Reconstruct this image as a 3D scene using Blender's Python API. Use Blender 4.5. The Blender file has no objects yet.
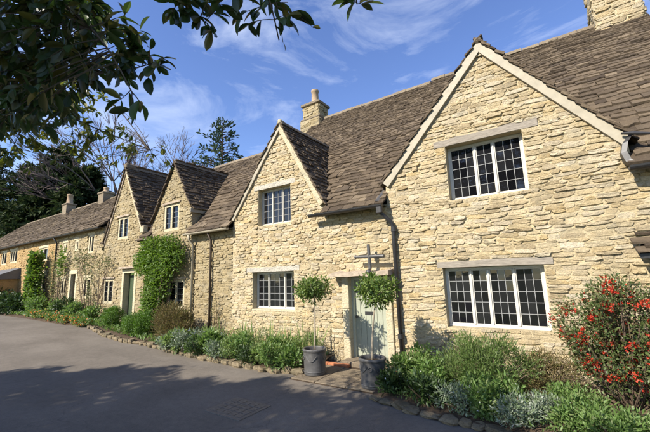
import bpy, math, random
import numpy as np
from mathutils import Vector, Matrix
random.seed(7); rng = np.random.default_rng(7)
R = math.radians
scene = bpy.context.scene
COL = scene.collection

# ------------------------------------------------------------------ camera, sky, sun, exposure
F_PX, CX, CY = 345.0, 325.0, 216.0            # focal length and centre in photo pixels (650 wide)
CAM = np.array([0.0, -7.0, 1.92])
AR = np.array([0.82666, 0.56185, -0.03088]); AU = np.array([0.12083, -0.12365, 0.98494]); AF = np.array([-0.54957, 0.81795, 0.17010])
cam_d = bpy.data.cameras.new('camera'); cam = bpy.data.objects.new('camera', cam_d); COL.objects.link(cam)
cam_d.sensor_width = 36; cam_d.lens = F_PX / 650 * 36; cam_d.clip_end = 3000; cam_d.clip_start = 0.05
cam.matrix_world = Matrix(((AR[0], AU[0], -AF[0], CAM[0]), (AR[1], AU[1], -AF[1], CAM[1]), (AR[2], AU[2], -AF[2], CAM[2]), (0, 0, 0, 1)))
scene.camera = cam

SUN_TRAVEL = Vector((0.50, 1.30, -1.08)).normalized()
sd = bpy.data.lights.new('sun', 'SUN'); sd.energy = 5.0; sd.angle = R(0.53); sd.color = (1.0, 0.935, 0.825)
sun = bpy.data.objects.new('sun', sd); COL.objects.link(sun)
sun.rotation_euler = SUN_TRAVEL.to_track_quat('-Z', 'Y').to_euler()
to_sun = -SUN_TRAVEL
elev = math.asin(to_sun.z); azim = math.atan2(to_sun.x, to_sun.y)

world = bpy.data.worlds.new('World'); scene.world = world; world.use_nodes = True
nt = world.node_tree; nt.nodes.clear()
def N(t, typ, **kw):
    n = t.nodes.new(typ)
    for k, v in kw.items(): setattr(n, k, v)
    return n
out = N(nt, 'ShaderNodeOutputWorld'); bg = N(nt, 'ShaderNodeBackground'); bg.inputs[1].default_value = 0.112
sky = N(nt, 'ShaderNodeTexSky', sky_type='NISHITA'); sky.sun_disc = False
sky.sun_elevation = elev; sky.sun_rotation = azim; sky.air_density = 1.0; sky.dust_density = 0.2; sky.ozone_density = 3.0
tc = N(nt, 'ShaderNodeTexCoord'); mp = N(nt, 'ShaderNodeMapping'); mp.inputs['Scale'].default_value = (1.0, 1.6, 3.2); mp.inputs['Rotation'].default_value = (0.3, 0.5, 0.9); mp.inputs['Location'].default_value = (1.7, .4, .2)
nz = N(nt, 'ShaderNodeTexNoise'); nz.inputs['Scale'].default_value = 2.3; nz.inputs['Detail'].default_value = 9; nz.inputs['Roughness'].default_value = 0.62; nz.inputs['Distortion'].default_value = 0.5
rp = N(nt, 'ShaderNodeValToRGB'); rp.color_ramp.elements[0].position = 0.495; rp.color_ramp.elements[1].position = 0.88
rp.color_ramp.elements[0].color = (0, 0, 0, 1); rp.color_ramp.elements[1].color = (0.55, 0.55, 0.55, 1)
mx = N(nt, 'ShaderNodeMix', data_type='RGBA'); mx.inputs[7].default_value = (7.4, 7.9, 8.6, 1)
nt.links.new(tc.outputs['Generated'], mp.inputs[0]); nt.links.new(mp.outputs[0], nz.inputs[0]); nt.links.new(nz.outputs[0], rp.inputs[0])
nt.links.new(rp.outputs[0], mx.inputs[0]); hsv = N(nt, 'ShaderNodeHueSaturation'); hsv.inputs['Saturation'].default_value = 1.10; hsv.inputs['Hue'].default_value = 0.514; hsv.inputs['Value'].default_value = 1.2; nt.links.new(sky.outputs[0], hsv.inputs['Color']); nt.links.new(hsv.outputs[0], mx.inputs[6]); nt.links.new(mx.outputs[2], bg.inputs[0]); nt.links.new(bg.outputs[0], out.inputs[0])

vs = scene.view_settings; vs.view_transform = 'Standard'; vs.look = 'None'; vs.exposure = 0.86; vs.gamma = 1.0; vs.use_curve_mapping = False
scene.render.engine = 'CYCLES'; scene.cycles.max_bounces = 6; scene.cycles.transparent_max_bounces = 8

# ------------------------------------------------------------------ pixel helpers (direction from a photo pixel, distance from the wall or the ground it meets)
def ray(px, py): return AR * (px - CX) / F_PX - AU * (py - CY) / F_PX + AF
def FP(px, py, y=0.0):
    d = ray(px, py); t = (y - CAM[1]) / d[1]; return CAM + d * t
def GP(px, py, z=0.0):
    d = ray(px, py); t = (z - CAM[2]) / d[2]; return CAM + d * t
def AT(px, py, dist):
    d = ray(px, py); return CAM + d / np.linalg.norm(d) * dist
def proj(P):
    v = np.asarray(P) - CAM; z = v @ AF
    return CX + F_PX * (v @ AR) / z, CY - F_PX * (v @ AU) / z, z
def gz(x): return float(np.interp(x, [-60, -27, -20, -15, -12, -9, -7], [.55, .5, .40, .31, .15, .02, 0.0]))

# ------------------------------------------------------------------ materials
def mat(name):
    m = bpy.data.materials.new(name); m.use_nodes = True; t = m.node_tree; t.nodes.clear()
    o = N(t, 'ShaderNodeOutputMaterial'); p = N(t, 'ShaderNodeBsdfPrincipled'); t.links.new(p.outputs[0], o.inputs[0])
    return m, t, p, o
def ramp(t, stops, fac=None, interp='LINEAR'):
    r = N(t, 'ShaderNodeValToRGB'); cr = r.color_ramp; cr.interpolation = interp
    while len(cr.elements) < len(stops): cr.elements.new(0.5)
    for e, (p, c) in zip(cr.elements, stops): e.position = p; e.color = (*c, 1)
    if fac: t.links.new(fac, r.inputs[0])
    return r.outputs[0]
def noise(t, scale, detail=6, rough=0.6, coord='pos', vec=None, dist=0.0):
    n = N(t, 'ShaderNodeTexNoise'); n.inputs['Scale'].default_value = scale; n.inputs['Detail'].default_value = detail
    n.inputs['Roughness'].default_value = rough; n.inputs['Distortion'].default_value = dist
    if vec is None:
        g = N(t, 'ShaderNodeNewGeometry'); vec = g.outputs['Position']
    t.links.new(vec, n.inputs['Vector']); return n.outputs['Fac']
def stretch(t, sc):
    g = N(t, 'ShaderNodeNewGeometry'); m = N(t, 'ShaderNodeMapping'); m.inputs['Scale'].default_value = sc
    t.links.new(g.outputs['Position'], m.inputs[0]); return m.outputs[0]
def rnd(t):
    """a random number for each loose piece, whether it is an object of its own or an island of a joined mesh"""
    o = N(t, 'ShaderNodeObjectInfo'); g = N(t, 'ShaderNodeNewGeometry'); a = N(t, 'ShaderNodeMath', operation='ADD')
    t.links.new(o.outputs['Random'], a.inputs[0]); t.links.new(g.outputs['Random Per Island'], a.inputs[1])
    w = N(t, 'ShaderNodeTexWhiteNoise', noise_dimensions='1D'); m = N(t, 'ShaderNodeMath', operation='MULTIPLY'); m.inputs[1].default_value = 91.7
    t.links.new(a.outputs[0], m.inputs[0]); t.links.new(m.outputs[0], w.inputs['W']); return w.outputs['Value']
def mixc(t, fac, a, b, blend='MIX'):
    m = N(t, 'ShaderNodeMix', data_type='RGBA', blend_type=blend)
    for i, v in ((0, fac), (6, a), (7, b)):
        if isinstance(v, (int, float)): m.inputs[i].default_value = v
        elif isinstance(v, tuple): m.inputs[i].default_value = (*v, 1)
        else: t.links.new(v, m.inputs[i])
    return m.outputs[2]
def bump(t, p, h, strength=0.4, dist=0.02, prev=None):
    b = N(t, 'ShaderNodeBump'); b.inputs['Strength'].default_value = strength; b.inputs['Distance'].default_value = dist
    t.links.new(h, b.inputs['Height'])
    if prev: t.links.new(prev, b.inputs['Normal'])
    t.links.new(b.outputs[0], p.inputs['Normal']); return b.outputs[0]

def stone_mat(name, cols, mort=False, grime=(0.30, 0.26, 0.19)):
    m, t, p, o = mat(name)
    base = ramp(t, [(i / (len(cols) - 1), c) for i, c in enumerate(cols)], rnd(t) if not mort else noise(t, 5, 4))
    n1 = noise(t, 9, 8, .68); n2 = noise(t, 1.1, 5, .6); n3 = noise(t, 55, 5, .7)
    c = mixc(t, ramp(t, [(.38, (0, 0, 0)), (.72, (.55, .55, .55))], n1), base, tuple(min(1, x * 1.22) for x in cols[1]))
    c = mixc(t, ramp(t, [(.52, (0, 0, 0)), (.78, (.75, .75, .75))], n2), c, grime)
    c = mixc(t, ramp(t, [(.50, (0, 0, 0)), (.68, (.55, .55, .55))], noise(t, 3.4, 7, .7)), c, tuple(x * y for x, y in zip(grime, (.82, .86, .92))))
    c = mixc(t, 0.62, c, ramp(t, [(.28, (.42, .38, .32)), (.48, (.95, .94, .92)), (.7, (1.1, 1.09, 1.07))], n3), 'MULTIPLY')
    t.links.new(c, p.inputs['Base Color']); p.inputs['Roughness'].default_value = .92; p.inputs['Specular IOR Level'].default_value = .2
    b = bump(t, p, noise(t, 20, 9, .72), 1.0, .05); bump(t, p, n3, .7, .015, b)
    return m
M = {}
CREAM = [(.45, .33, .165), (.60, .495, .315), (.54, .415, .22), (.69, .61, .46), (.51, .40, .235), (.39, .30, .175), (.65, .56, .40), (.57, .42, .20), (.48, .405, .29), (.62, .515, .33)]
M['stone'] = stone_mat('cream_rubble_stone', CREAM, grime=(.41, .34, .225))
M['mortar'] = stone_mat('lime_mortar', [(.52, .425, .255), (.60, .50, .315), (.56, .46, .28)], True, grime=(.40, .33, .21))
M['stone_b'] = stone_mat('buff_rubble_stone', [(.34, .26, .135), (.44, .355, .205), (.38, .295, .155), (.49, .41, .26), (.29, .22, .115), (.41, .325, .18)])
M['mortar_b'] = stone_mat('buff_mortar', [(.35, .275, .16), (.42, .34, .205), (.38, .305, .175)], True)
M['stone_e'] = stone_mat('ochre_rubble_stone', [(.42, .275, .12), (.48, .33, .15), (.44, .295, .13), (.50, .36, .18)], grime=(.34, .235, .115))
M['mortar_e'] = stone_mat('ochre_mortar', [(.40, .27, .125), (.46, .32, .155), (.43, .29, .135)], True, grime=(.34, .235, .115))
M['dressed'] = stone_mat('dressed_limestone', [(.60, .51, .33), (.64, .56, .38), (.61, .53, .35)], grime=(.50, .43, .29))
M['pale_lintel'] = stone_mat('pale_grey_lintel_stone', [(.50, .46, .37), (.55, .51, .42), (.52, .48, .40)], grime=(.42, .38, .30))
def slate_mat():
    m, t, p, o = mat('stone_slate')
    base = ramp(t, [(0, (.056, .041, .028)), (.3, (.105, .078, .051)), (.55, (.142, .107, .071)), (.8, (.082, .062, .043)), (1, (.195, .150, .100))], rnd(t))
    n1 = noise(t, 14, 8, .72); n2 = noise(t, 3.5, 6, .65); n3 = noise(t, 60, 5, .7)
    c = mixc(t, ramp(t, [(.55, (0, 0, 0)), (.72, (.7, .7, .7))], n1), base, (.27, .215, .14))
    c = mixc(t, ramp(t, [(.50, (0, 0, 0)), (.70, (.6, .6, .6))], n2), c, (.055, .042, .030))
    c = mixc(t, .6, c, ramp(t, [(.3, (.5, .5, .5)), (.62, (1.15, 1.12, 1.08))], n3), 'MULTIPLY')
    t.links.new(c, p.inputs['Base Color']); p.inputs['Roughness'].default_value = .93; p.inputs['Specular IOR Level'].default_value = .2
    b = bump(t, p, n1, .7, .02); bump(t, p, n3, .5, .008, b); return m
M['slate'] = slate_mat()
M['ridge'] = stone_mat('ridge_stone', [(.20, .155, .105), (.28, .225, .155), (.24, .19, .125)], grime=(.18, .15, .11))
def plain(name, col, rough=.6, var=.18, scale=12, spec=.4, metal=0, bumpy=.15, dirt=None, str_=None):
    m, t, p, o = mat(name)
    v = stretch(t, str_) if str_ else None
    n1 = noise(t, scale, 7, .65, vec=v)
    c = mixc(t, ramp(t, [(.3, (0, 0, 0)), (.7, (1, 1, 1))], n1), tuple(x * (1 - var) for x in col), tuple(min(1, x * (1 + var)) for x in col))
    if dirt: c = mixc(t, ramp(t, [(.52, (0, 0, 0)), (.75, (.8, .8, .8))], noise(t, scale * .35, 6, .7)), c, dirt)
    t.links.new(c, p.inputs['Base Color']); p.inputs['Roughness'].default_value = rough; p.inputs['Specular IOR Level'].default_value = spec; p.inputs['Metallic'].default_value = metal
    if bumpy: bump(t, p, n1, bumpy, .01)
    return m
M['cream_paint'] = plain('cream_painted_wood', (.35, .305, .22), .6, .12, 8, dirt=(.25, .215, .15))
M['white_paint'] = plain('off_white_painted_timber', (.53, .505, .44), .5, .06, 9, dirt=(.44, .41, .34))
M['lintel'] = plain('weathered_grey_oak', (.26, .225, .18), .85, .35, 6, .2, bumpy=.8, dirt=(.27, .235, .185), str_=(1.2, 6, 9))
M['hood'] = plain('weathered_stone_slab', (.36, .29, .215), .9, .3, 9, .2, bumpy=.8, dirt=(.22, .17, .13))
M['lead'] = plain('dull_grey_lead', (.075, .071, .067), .5, .4, 7, .4, .1, .4, dirt=(.17, .16, .145))
M['brown_pipe'] = plain('brown_painted_iron', (.075, .052, .034), .6, .3, 14)
M['iron'] = plain('black_cast_iron', (.022, .021, .021), .45, .3, 14, .5, .0, .2, dirt=(.045, .040, .036))
M['cover'] = plain('worn_iron_cover', (.135, .118, .098), .6, .4, 30, .5, .3, .5)
M['leading'] = plain('grey_window_leading', (.27, .27, .26), .6, .15, 20, .3, 0, 0)
M['sage'] = plain('sage_green_paint', (.325, .335, .255), .5, .06, 5, .35, 0, .08, dirt=(.28, .29, .22), str_=(3, 3, .7))
M['terracotta'] = plain('red_quarry_tile', (.36, .135, .062), .8, .25, 12, .3, 0, .4, dirt=(.24, .11, .06))
M['pot_clay'] = plain('buff_clay_chimney_pot', (.36, .26, .165), .85, .2, 9, .2, dirt=(.25, .2, .15))
M['soil'] = plain('dark_garden_soil', (.060, .042, .028), .95, .45, 14, .1, 0, 1.0, dirt=(.10, .075, .05))
M['bark'] = plain('grey_brown_bark', (.085, .066, .050), .9, .35, 20, .2, 0, .8, str_=(3, 3, .8))
M['twig'] = plain('brown_twigs', (.115, .080, .055), .85, .3, 15, .2, 0, 0)
M['pale_stem'] = plain('pale_grey_stem', (.30, .25, .18), .85, .25, 25, .2, 0, .3)
M['grass_ground'] = plain('rough_grass_ground', (.060, .085, .028), .95, .4, 2.5, .1, 0, .5, dirt=(.10, .085, .045))
M['far_bark'] = plain('bare_tree_bark', (.13, .10, .09), .9, .2, 10, .1, 0, 0)
def asphalt():
    m, t, p, o = mat('worn_asphalt')
    n1 = noise(t, 90, 6, .75); n2 = noise(t, .8, 6, .6); n3 = noise(t, 260, 2, .5); n4 = noise(t, .35, 3, .5, vec=stretch(t, (.35, 2.2, 1)))
    c = mixc(t, ramp(t, [(.3, (0, 0, 0)), (.7, (1, 1, 1))], n2), (.128, .109, .087), (.178, .154, .125))
    c = mixc(t, ramp(t, [(.45, (0, 0, 0)), (.62, (.55, .55, .55))], n4), c, (.115, .099, .080))
    c = mixc(t, .75, c, ramp(t, [(.25, (.48, .47, .46)), (.5, (1, 1, 1)), (.75, (1.42, 1.4, 1.36))], n1), 'MULTIPLY')
    c = mixc(t, .5, c, ramp(t, [(.3, (.72, .71, .70)), (.5, (1, 1, 1)), (.7, (1.25, 1.24, 1.22))], noise(t, 9, 7, .75)), 'MULTIPLY')
    v = N(t, 'ShaderNodeTexVoronoi', feature='DISTANCE_TO_EDGE'); v.inputs['Scale'].default_value = .45
    g = N(t, 'ShaderNodeNewGeometry'); add = N(t, 'ShaderNodeVectorMath', operation='ADD'); nn = N(t, 'ShaderNodeTexNoise'); nn.inputs['Scale'].default_value = 1.3; nn.inputs['Detail'].default_value = 6
    t.links.new(g.outputs['Position'], nn.inputs['Vector']); t.links.new(g.outputs['Position'], add.inputs[0]); t.links.new(nn.outputs['Color'], add.inputs[1]); t.links.new(add.outputs[0], v.inputs['Vector'])
    c = mixc(t, ramp(t, [(0, (.35, .35, .35)), (.005, (0, 0, 0))], v.outputs['Distance']), c, (.05, .045, .04))
    t.links.new(c, p.inputs['Base Color']); p.inputs['Roughness'].default_value = .93; p.inputs['Specular IOR Level'].default_value = .15
    b = bump(t, p, n1, .35, .008); bump(t, p, n3, .4, .004, b); return m
M['asphalt'] = asphalt()
M['paving'] = stone_mat('worn_paving_stone', [(.235, .185, .125), (.27, .215, .15), (.25, .20, .135)], grime=(.16, .125, .085))
M['edging'] = stone_mat('mossy_edging_stone', [(.23, .175, .105), (.29, .23, .145), (.19, .15, .09)], grime=(.09, .085, .045))
def glass_mat():
    m, t, p, o = mat('dark_window_glass')
    c = ramp(t, [(0, (.004, .004, .005)), (1, (.016, .016, .017))], rnd(t)); t.links.new(c, p.inputs['Base Color'])
    p.inputs['Roughness'].default_value = .03; p.inputs['IOR'].default_value = 1.5
    bump(t, p, noise(t, 6, 2, .5), .05, .02); return m
M['glass'] = glass_mat()
def leaf_mat(name, cols, trans=.3, rough=.45, spec=.35):
    m, t, p, o = mat(name)
    c = ramp(t, [(i / (len(cols) - 1), k) for i, k in enumerate(cols)], rnd(t))
    p.inputs['Roughness'].default_value = rough; p.inputs['Specular IOR Level'].default_value = spec; t.links.new(c, p.inputs['Base Color'])
    tr = N(t, 'ShaderNodeBsdfTranslucent'); hs = N(t, 'ShaderNodeHueSaturation'); hs.inputs['Saturation'].default_value = 1.15; hs.inputs['Value'].default_value = 1.5
    t.links.new(c, hs.inputs['Color']); t.links.new(hs.outputs[0], tr.inputs[0])
    mxs = N(t, 'ShaderNodeMixShader'); mxs.inputs[0].default_value = trans
    t.links.new(p.outputs[0], mxs.inputs[1]); t.links.new(tr.outputs[0], mxs.inputs[2]); t.links.new(mxs.outputs[0], o.inputs[0]); return m
L = {}
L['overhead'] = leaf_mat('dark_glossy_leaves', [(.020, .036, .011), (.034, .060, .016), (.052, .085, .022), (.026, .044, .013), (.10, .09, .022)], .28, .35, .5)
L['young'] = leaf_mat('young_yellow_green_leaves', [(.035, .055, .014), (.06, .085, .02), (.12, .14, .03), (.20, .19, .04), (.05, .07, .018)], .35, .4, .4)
L['bay'] = leaf_mat('bay_leaves', [(.075, .125, .028), (.12, .18, .04), (.18, .23, .06), (.09, .14, .03)], .32)
L['ivy'] = leaf_mat('climber_leaves', [(.07, .125, .022), (.105, .175, .032), (.15, .22, .05), (.085, .135, .025)], .34)
L['lush'] = leaf_mat('lush_green_leaves', [(.085, .15, .035), (.12, .20, .05), (.17, .25, .075), (.10, .17, .04), (.21, .25, .10)], .36)
L['lime'] = leaf_mat('light_green_leaves', [(.14, .21, .06), (.19, .26, .085), (.24, .30, .11), (.12, .18, .05)], .36)
L['box'] = leaf_mat('clipped_bush_leaves', [(.06, .125, .02), (.095, .175, .03), (.13, .215, .04)], .32)
L['olive'] = leaf_mat('olive_brown_foliage', [(.10, .105, .035), (.15, .14, .05), (.17, .12, .055), (.20, .15, .075), (.09, .10, .03)], .25, .6, .2)
L['grey'] = leaf_mat('silver_green_leaves', [(.13, .18, .09), (.18, .23, .13), (.27, .31, .23), (.10, .15, .06), (.36, .38, .33)], .25, .6, .2)
L['rosemary'] = leaf_mat('fresh_green_needles', [(.085, .145, .032), (.125, .19, .05), (.17, .22, .08), (.12, .15, .05)], .34)
L['quince'] = leaf_mat('quince_leaves', [(.05, .085, .022), (.085, .125, .035), (.13, .17, .055), (.11, .075, .04), (.065, .10, .028)], .3)
L['dark'] = leaf_mat('dark_shrub_leaves', [(.022, .042, .012), (.034, .060, .016), (.045, .078, .022)], .22)
L['conifer'] = leaf_mat('dark_conifer_needles', [(.016, .028, .012), (.026, .042, .016), (.036, .052, .020), (.05, .06, .024)], .15, .7, .1)
L['pine'] = leaf_mat('blue_green_pine_needles', [(.035, .055, .032), (.050, .075, .042), (.065, .088, .050)], .2, .7, .1)
L['dry'] = leaf_mat('pale_dry_twig_leaves', [(.15, .14, .075), (.20, .18, .10), (.12, .14, .06), (.10, .13, .05)], .25, .7, .1)
def petal(name, cols): return leaf_mat(name, cols, .3, .6, .2)
L['red'] = petal('coral_red_petals', [(.48, .040, .022), (.62, .075, .035), (.36, .022, .016), (.70, .14, .08)])
L['blue'] = petal('pale_blue_petals', [(.28, .36, .62), (.36, .44, .70), (.50, .56, .75)])
L['mixed'] = petal('bright_bedding_petals', [(.75, .10, .03), (.80, .45, .04), (.78, .70, .55), (.75, .28, .04), (.70, .06, .10), (.80, .62, .08)])
L['white'] = petal('white_petals', [(.70, .70, .66), (.78, .78, .74), (.62, .62, .62)])

# ------------------------------------------------------------------ object helpers
def tag(o, label=None, cat=None, group=None, kind=None):
    if label: o['label'] = label
    if cat: o['category'] = cat
    if group: o['group'] = group
    if kind: o['kind'] = kind
    return o
def thing(name, loc, label, cat, group=None):
    o = bpy.data.objects.new(name, None); o.location = loc; o.empty_display_size = .2; COL.objects.link(o)
    return tag(o, label, cat, group)
def link(name, me, m, parent=None, mw=None):
    if m is not None and not me.materials: me.materials.append(m)
    o = bpy.data.objects.new(name, me); COL.objects.link(o)
    if parent is not None:
        o.parent = parent
        if parent.type == 'EMPTY': o.matrix_parent_inverse = Matrix.Translation(-Vector(parent.location))
    if mw is not None: o.matrix_basis = mw
    return o
class MB:
    def __init__(s): s.v = []; s.f = []
    def add(s, vs, fs):
        b = len(s.v); s.v += [tuple(map(float, v)) for v in vs]; s.f += [tuple(b + i for i in f) for f in fs]; return s
    def box(s, x0, x1, y0, y1, z0, z1):
        return s.add([(x0, y0, z0), (x1, y0, z0), (x1, y1, z0), (x0, y1, z0), (x0, y0, z1), (x1, y0, z1), (x1, y1, z1), (x0, y1, z1)],
                     [(0, 3, 2, 1), (4, 5, 6, 7), (0, 1, 5, 4), (1, 2, 6, 5), (2, 3, 7, 6), (3, 0, 4, 7)])
    def cbox(s, x0, x1, y0, y1, z0, z1, b=.008):
        """box with chamfered edges"""
        c = np.array([(x0 + x1) / 2, (y0 + y1) / 2, (z0 + z1) / 2]); h = np.array([(x1 - x0) / 2, (y1 - y0) / 2, (z1 - z0) / 2]); b = min(b, .45 * h.min())
        idx = {}; vs = []
        for sx in (-1, 1):
            for sy in (-1, 1):
                for sz in (-1, 1):
                    for a in range(3):
                        q = h - b; q[a] = h[a]; idx[(sx, sy, sz, a)] = len(vs); vs.append(c + q * np.array([sx, sy, sz]))
        fs = []
        for a in range(3):
            o1, o2 = (a + 1) % 3, (a + 2) % 3
            for sg in (-1, 1):
                ring = []
                for s1, s2 in ((-1, -1), (1, -1), (1, 1), (-1, 1)):
                    k = [0, 0, 0]; k[a] = sg; k[o1] = s1; k[o2] = s2; ring.append(idx[(*k, a)])
                fs.append(tuple(ring if sg > 0 else ring[::-1]))
            for s1 in (-1, 1):
                for s2 in (-1, 1):
                    k0 = [0, 0, 0]; k0[a] = -1; k0[o1] = s1; k0[o2] = s2; k1 = list(k0); k1[a] = 1
                    q = [idx[(*k0, o1)], idx[(*k1, o1)], idx[(*k1, o2)], idx[(*k0, o2)]]; fs.append(tuple(q if s1 * s2 < 0 else q[::-1]))
        for sx in (-1, 1):
            for sy in (-1, 1):
                for sz in (-1, 1):
                    q = [idx[(sx, sy, sz, a)] for a in range(3)]; fs.append(tuple(q if sx * sy * sz > 0 else q[::-1]))
        return s.add(vs, fs)
    def tube(s, pts, rad, n=8, cap=True):
        pts = [np.asarray(p, float) for p in pts]; k = len(pts)
        rad = [rad] * k if np.isscalar(rad) else list(rad)
        b = len(s.v); up = None
        for i, p in enumerate(pts):
            d = pts[min(i + 1, k - 1)] - pts[max(i - 1, 0)]; d /= (np.linalg.norm(d) + 1e-9)
            if up is None: up = np.array([0, 0, 1.]) if abs(d[2]) < .9 else np.array([1., 0, 0])
            a = np.cross(d, up); a /= (np.linalg.norm(a) + 1e-9); c = np.cross(a, d); up = c
            for j in range(n):
                t = 2 * math.pi * j / n; s.v.append(tuple(p + rad[i] * (a * math.cos(t) + c * math.sin(t))))
        for i in range(k - 1):
            for j in range(n):
                s.f.append((b + i * n + j, b + i * n + (j + 1) % n, b + (i + 1) * n + (j + 1) % n, b + (i + 1) * n + j))
        if cap: s.f.append(tuple(b + j for j in range(n))[::-1]); s.f.append(tuple(b + (k - 1) * n + j for j in range(n)))
        return s
    def lathe(s, prof, c=(0, 0, 0), n=28):
        b = len(s.v)
        for r, z in prof:
            for j in range(n):
                t = 2 * math.pi * j / n; s.v.append((c[0] + r * math.cos(t), c[1] + r * math.sin(t), c[2] + z))
        for i in range(len(prof) - 1):
            for j in range(n): s.f.append((b + i * n + j, b + i * n + (j + 1) % n, b + (i + 1) * n + (j + 1) % n, b + (i + 1) * n + j))
        return s
    def prism(s, poly, y0, y1):
        """polygon in x,z pushed along y"""
        n = len(poly)
        return s.add([(x, y0, z) for x, z in poly] + [(x, y1, z) for x, z in poly], [tuple(range(n)), tuple(range(2 * n - 1, n - 1, -1))] + [(i, i + n, (i + 1) % n + n, (i + 1) % n) for i in range(n)])
    def mesh(s, name, smooth=False):
        me = bpy.data.meshes.new(name); me.from_pydata(s.v, [], s.f); me.update()
        if smooth: me.polygons.foreach_set('use_smooth', [True] * len(me.polygons))
        return me
    def build(s, name, m, parent=None, smooth=False): return link(name, s.mesh(name, smooth), m, parent)
def struct(o): o['kind'] = 'structure'; return o
def np_mesh(name, V, T, smooth=False):
    """triangles or quads from numpy arrays"""
    V = np.asarray(V, np.float32); T = np.asarray(T, np.int32); k = T.shape[1]
    me = bpy.data.meshes.new(name); me.vertices.add(len(V)); me.vertices.foreach_set('co', V.ravel())
    me.loops.add(T.size); me.loops.foreach_set('vertex_index', T.ravel())
    me.polygons.add(len(T)); me.polygons.foreach_set('loop_start', np.arange(0, T.size, k, dtype=np.int32))
    me.update(calc_edges=True); return me
def joined(name, items, m, parent):
    """many (mesh data arrays, matrix) pieces joined into one stuff part"""
    Vs = []; fs = []; b = 0
    for (V, Fc), mw in items:
        A = np.array(mw); W = V @ A[:3, :3].T + A[:3, 3]; Vs.append(W)
        fs += [tuple(b + i for i in f) for f in Fc]; b += len(V)
    me = bpy.data.meshes.new(name); me.from_pydata(np.vstack(Vs).tolist(), [], fs); me.update()
    o = link(name, me, m, parent); o['kind'] = 'stuff'; return o
MESH_BY_MAT = {}
def pieces(name, items, m, parent, limit=300, stuff=None):
    """items: (key, arrays, matrix, size). The ones that show largest become objects, the rest one joined part"""
    def score(it):
        A = it[2]; P = np.array([A[0][3], A[1][3], A[2][3]]); u, v, z = proj(P)
        if z < .3 or not (-15 < u < 665 and -15 < v < 447): return -1 / (1 + abs(z))
        return it[3] / (z * z)
    items = sorted(items, key=score, reverse=True)
    for it in items[:limit]:
        me = MESH_BY_MAT.get((it[0].name, m.name))
        if me is None:      # one shared mesh for each shape and material
            me = it[0].copy() if it[0].materials else it[0]
            me.materials.clear(); me.materials.append(m); MESH_BY_MAT[(it[0].name, m.name)] = me
        o = bpy.data.objects.new(name, me); COL.objects.link(o); o.parent = parent
        if parent.type == 'EMPTY': o.matrix_parent_inverse = Matrix.Translation(-Vector(parent.location))
        o.matrix_basis = it[2]
    if items[limit:]: joined(stuff or name + '_mass', [(it[1], it[2]) for it in items[limit:]], m, parent)
def arrays(mb): return np.array(mb.v, float), list(mb.f)

# ------------------------------------------------------------------ shared small pieces: wall stones, slates, rocks
def make_stone_variants(k=28, tag_='stone'):
    out_ = []
    for i in range(k):
        n = 11; mb = MB(); ang = [2 * math.pi * (j + random.uniform(-.25, .25)) / n for j in range(n)]
        rings = []; jit = [random.uniform(.80, 1.06) for _ in range(n)]
        for sc, d in ((1.03, .9), (1.0, -.68), (.91, -.98)):
            ring = []
            for a in ang:
                ca, sa = math.cos(a), math.sin(a); q = .5 / max(abs(ca), abs(sa)) ** .93
                jx = jit[len(ring)] * random.uniform(.97, 1.02)
                dd = d if d > 0 else d * random.uniform(.72, 1.2)
                ring.append((ca * q * sc * jx, dd, sa * q * sc * jx))
            rings.append(ring)
        vs = [v for r in rings for v in r] + [(random.uniform(-.15, .15), -1.0, random.uniform(-.15, .15))]
        fs = []
        for r in range(2):
            for j in range(n): fs.append((r * n + j, r * n + (j + 1) % n, (r + 1) * n + (j + 1) % n, (r + 1) * n + j))
        for j in range(n): fs.append((2 * n + j, 2 * n + (j + 1) % n, 3 * n))
        mb.add(vs, fs); me = mb.mesh(tag_); me.polygons.foreach_set('use_smooth', [False for j in range(len(me.polygons))]); out_.append((me, arrays(mb)))
    return out_
def copy_variants(vars_):
    return [(me.copy(), ar) for me, ar in vars_]
STONES = make_stone_variants()
def make_slate_variants(k=18):
    out_ = []
    for i in range(k):
        a, b, c, d = [random.uniform(-.09, .05) for _ in range(4)]; s = random.uniform(-.03, .03)
        bot = [(-.5 + s, a), (-.16, b), (.18, c), (.5 + s, d)]; top = [(-.5, 1.0), (.5, 1.0)]
        ol = bot + top[::-1]; ol = [ol[0], ol[1], ol[2], ol[3], (.5, 1.0), (-.5, 1.0)]
        mb = MB(); n = 6
        mb.add([(x, y, 0) for x, y in ol] + [(x * .985, y + .01, 1 + random.uniform(-.25, .25)) for x, y in ol],
               [tuple(range(n))[::-1], tuple(range(n, 2 * n))] + [(j, (j + 1) % n, n + (j + 1) % n, n + j) for j in range(n)])
        out_.append((mb.mesh('slate'), arrays(mb)))
    return out_
SLATES = make_slate_variants()
def make_rocks(k=10):
    out_ = []
    for i in range(k):
        mb = MB(); nseg, nr = 8, 4; vs = []; fs = []
        for r in range(nr + 1):
            ph = math.pi * r / nr
            for j in range(nseg):
                th = 2 * math.pi * j / nseg
                x, y, z = math.sin(ph) * math.cos(th), math.sin(ph) * math.sin(th), math.cos(ph)
                q = .5 / max(abs(x), abs(y), abs(z)) ** .92 * random.uniform(.80, 1.06); vs.append((x * q, y * q, z * q))
        for r in range(nr):
            for j in range(nseg): fs.append((r * nseg + j, (r + 1) * nseg + j, (r + 1) * nseg + (j + 1) % nseg, r * nseg + (j + 1) % nseg))
        mb.add(vs, fs); out_.append((mb.mesh('edging_stone'), arrays(mb)))
    return out_
ROCKS = make_rocks()

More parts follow.
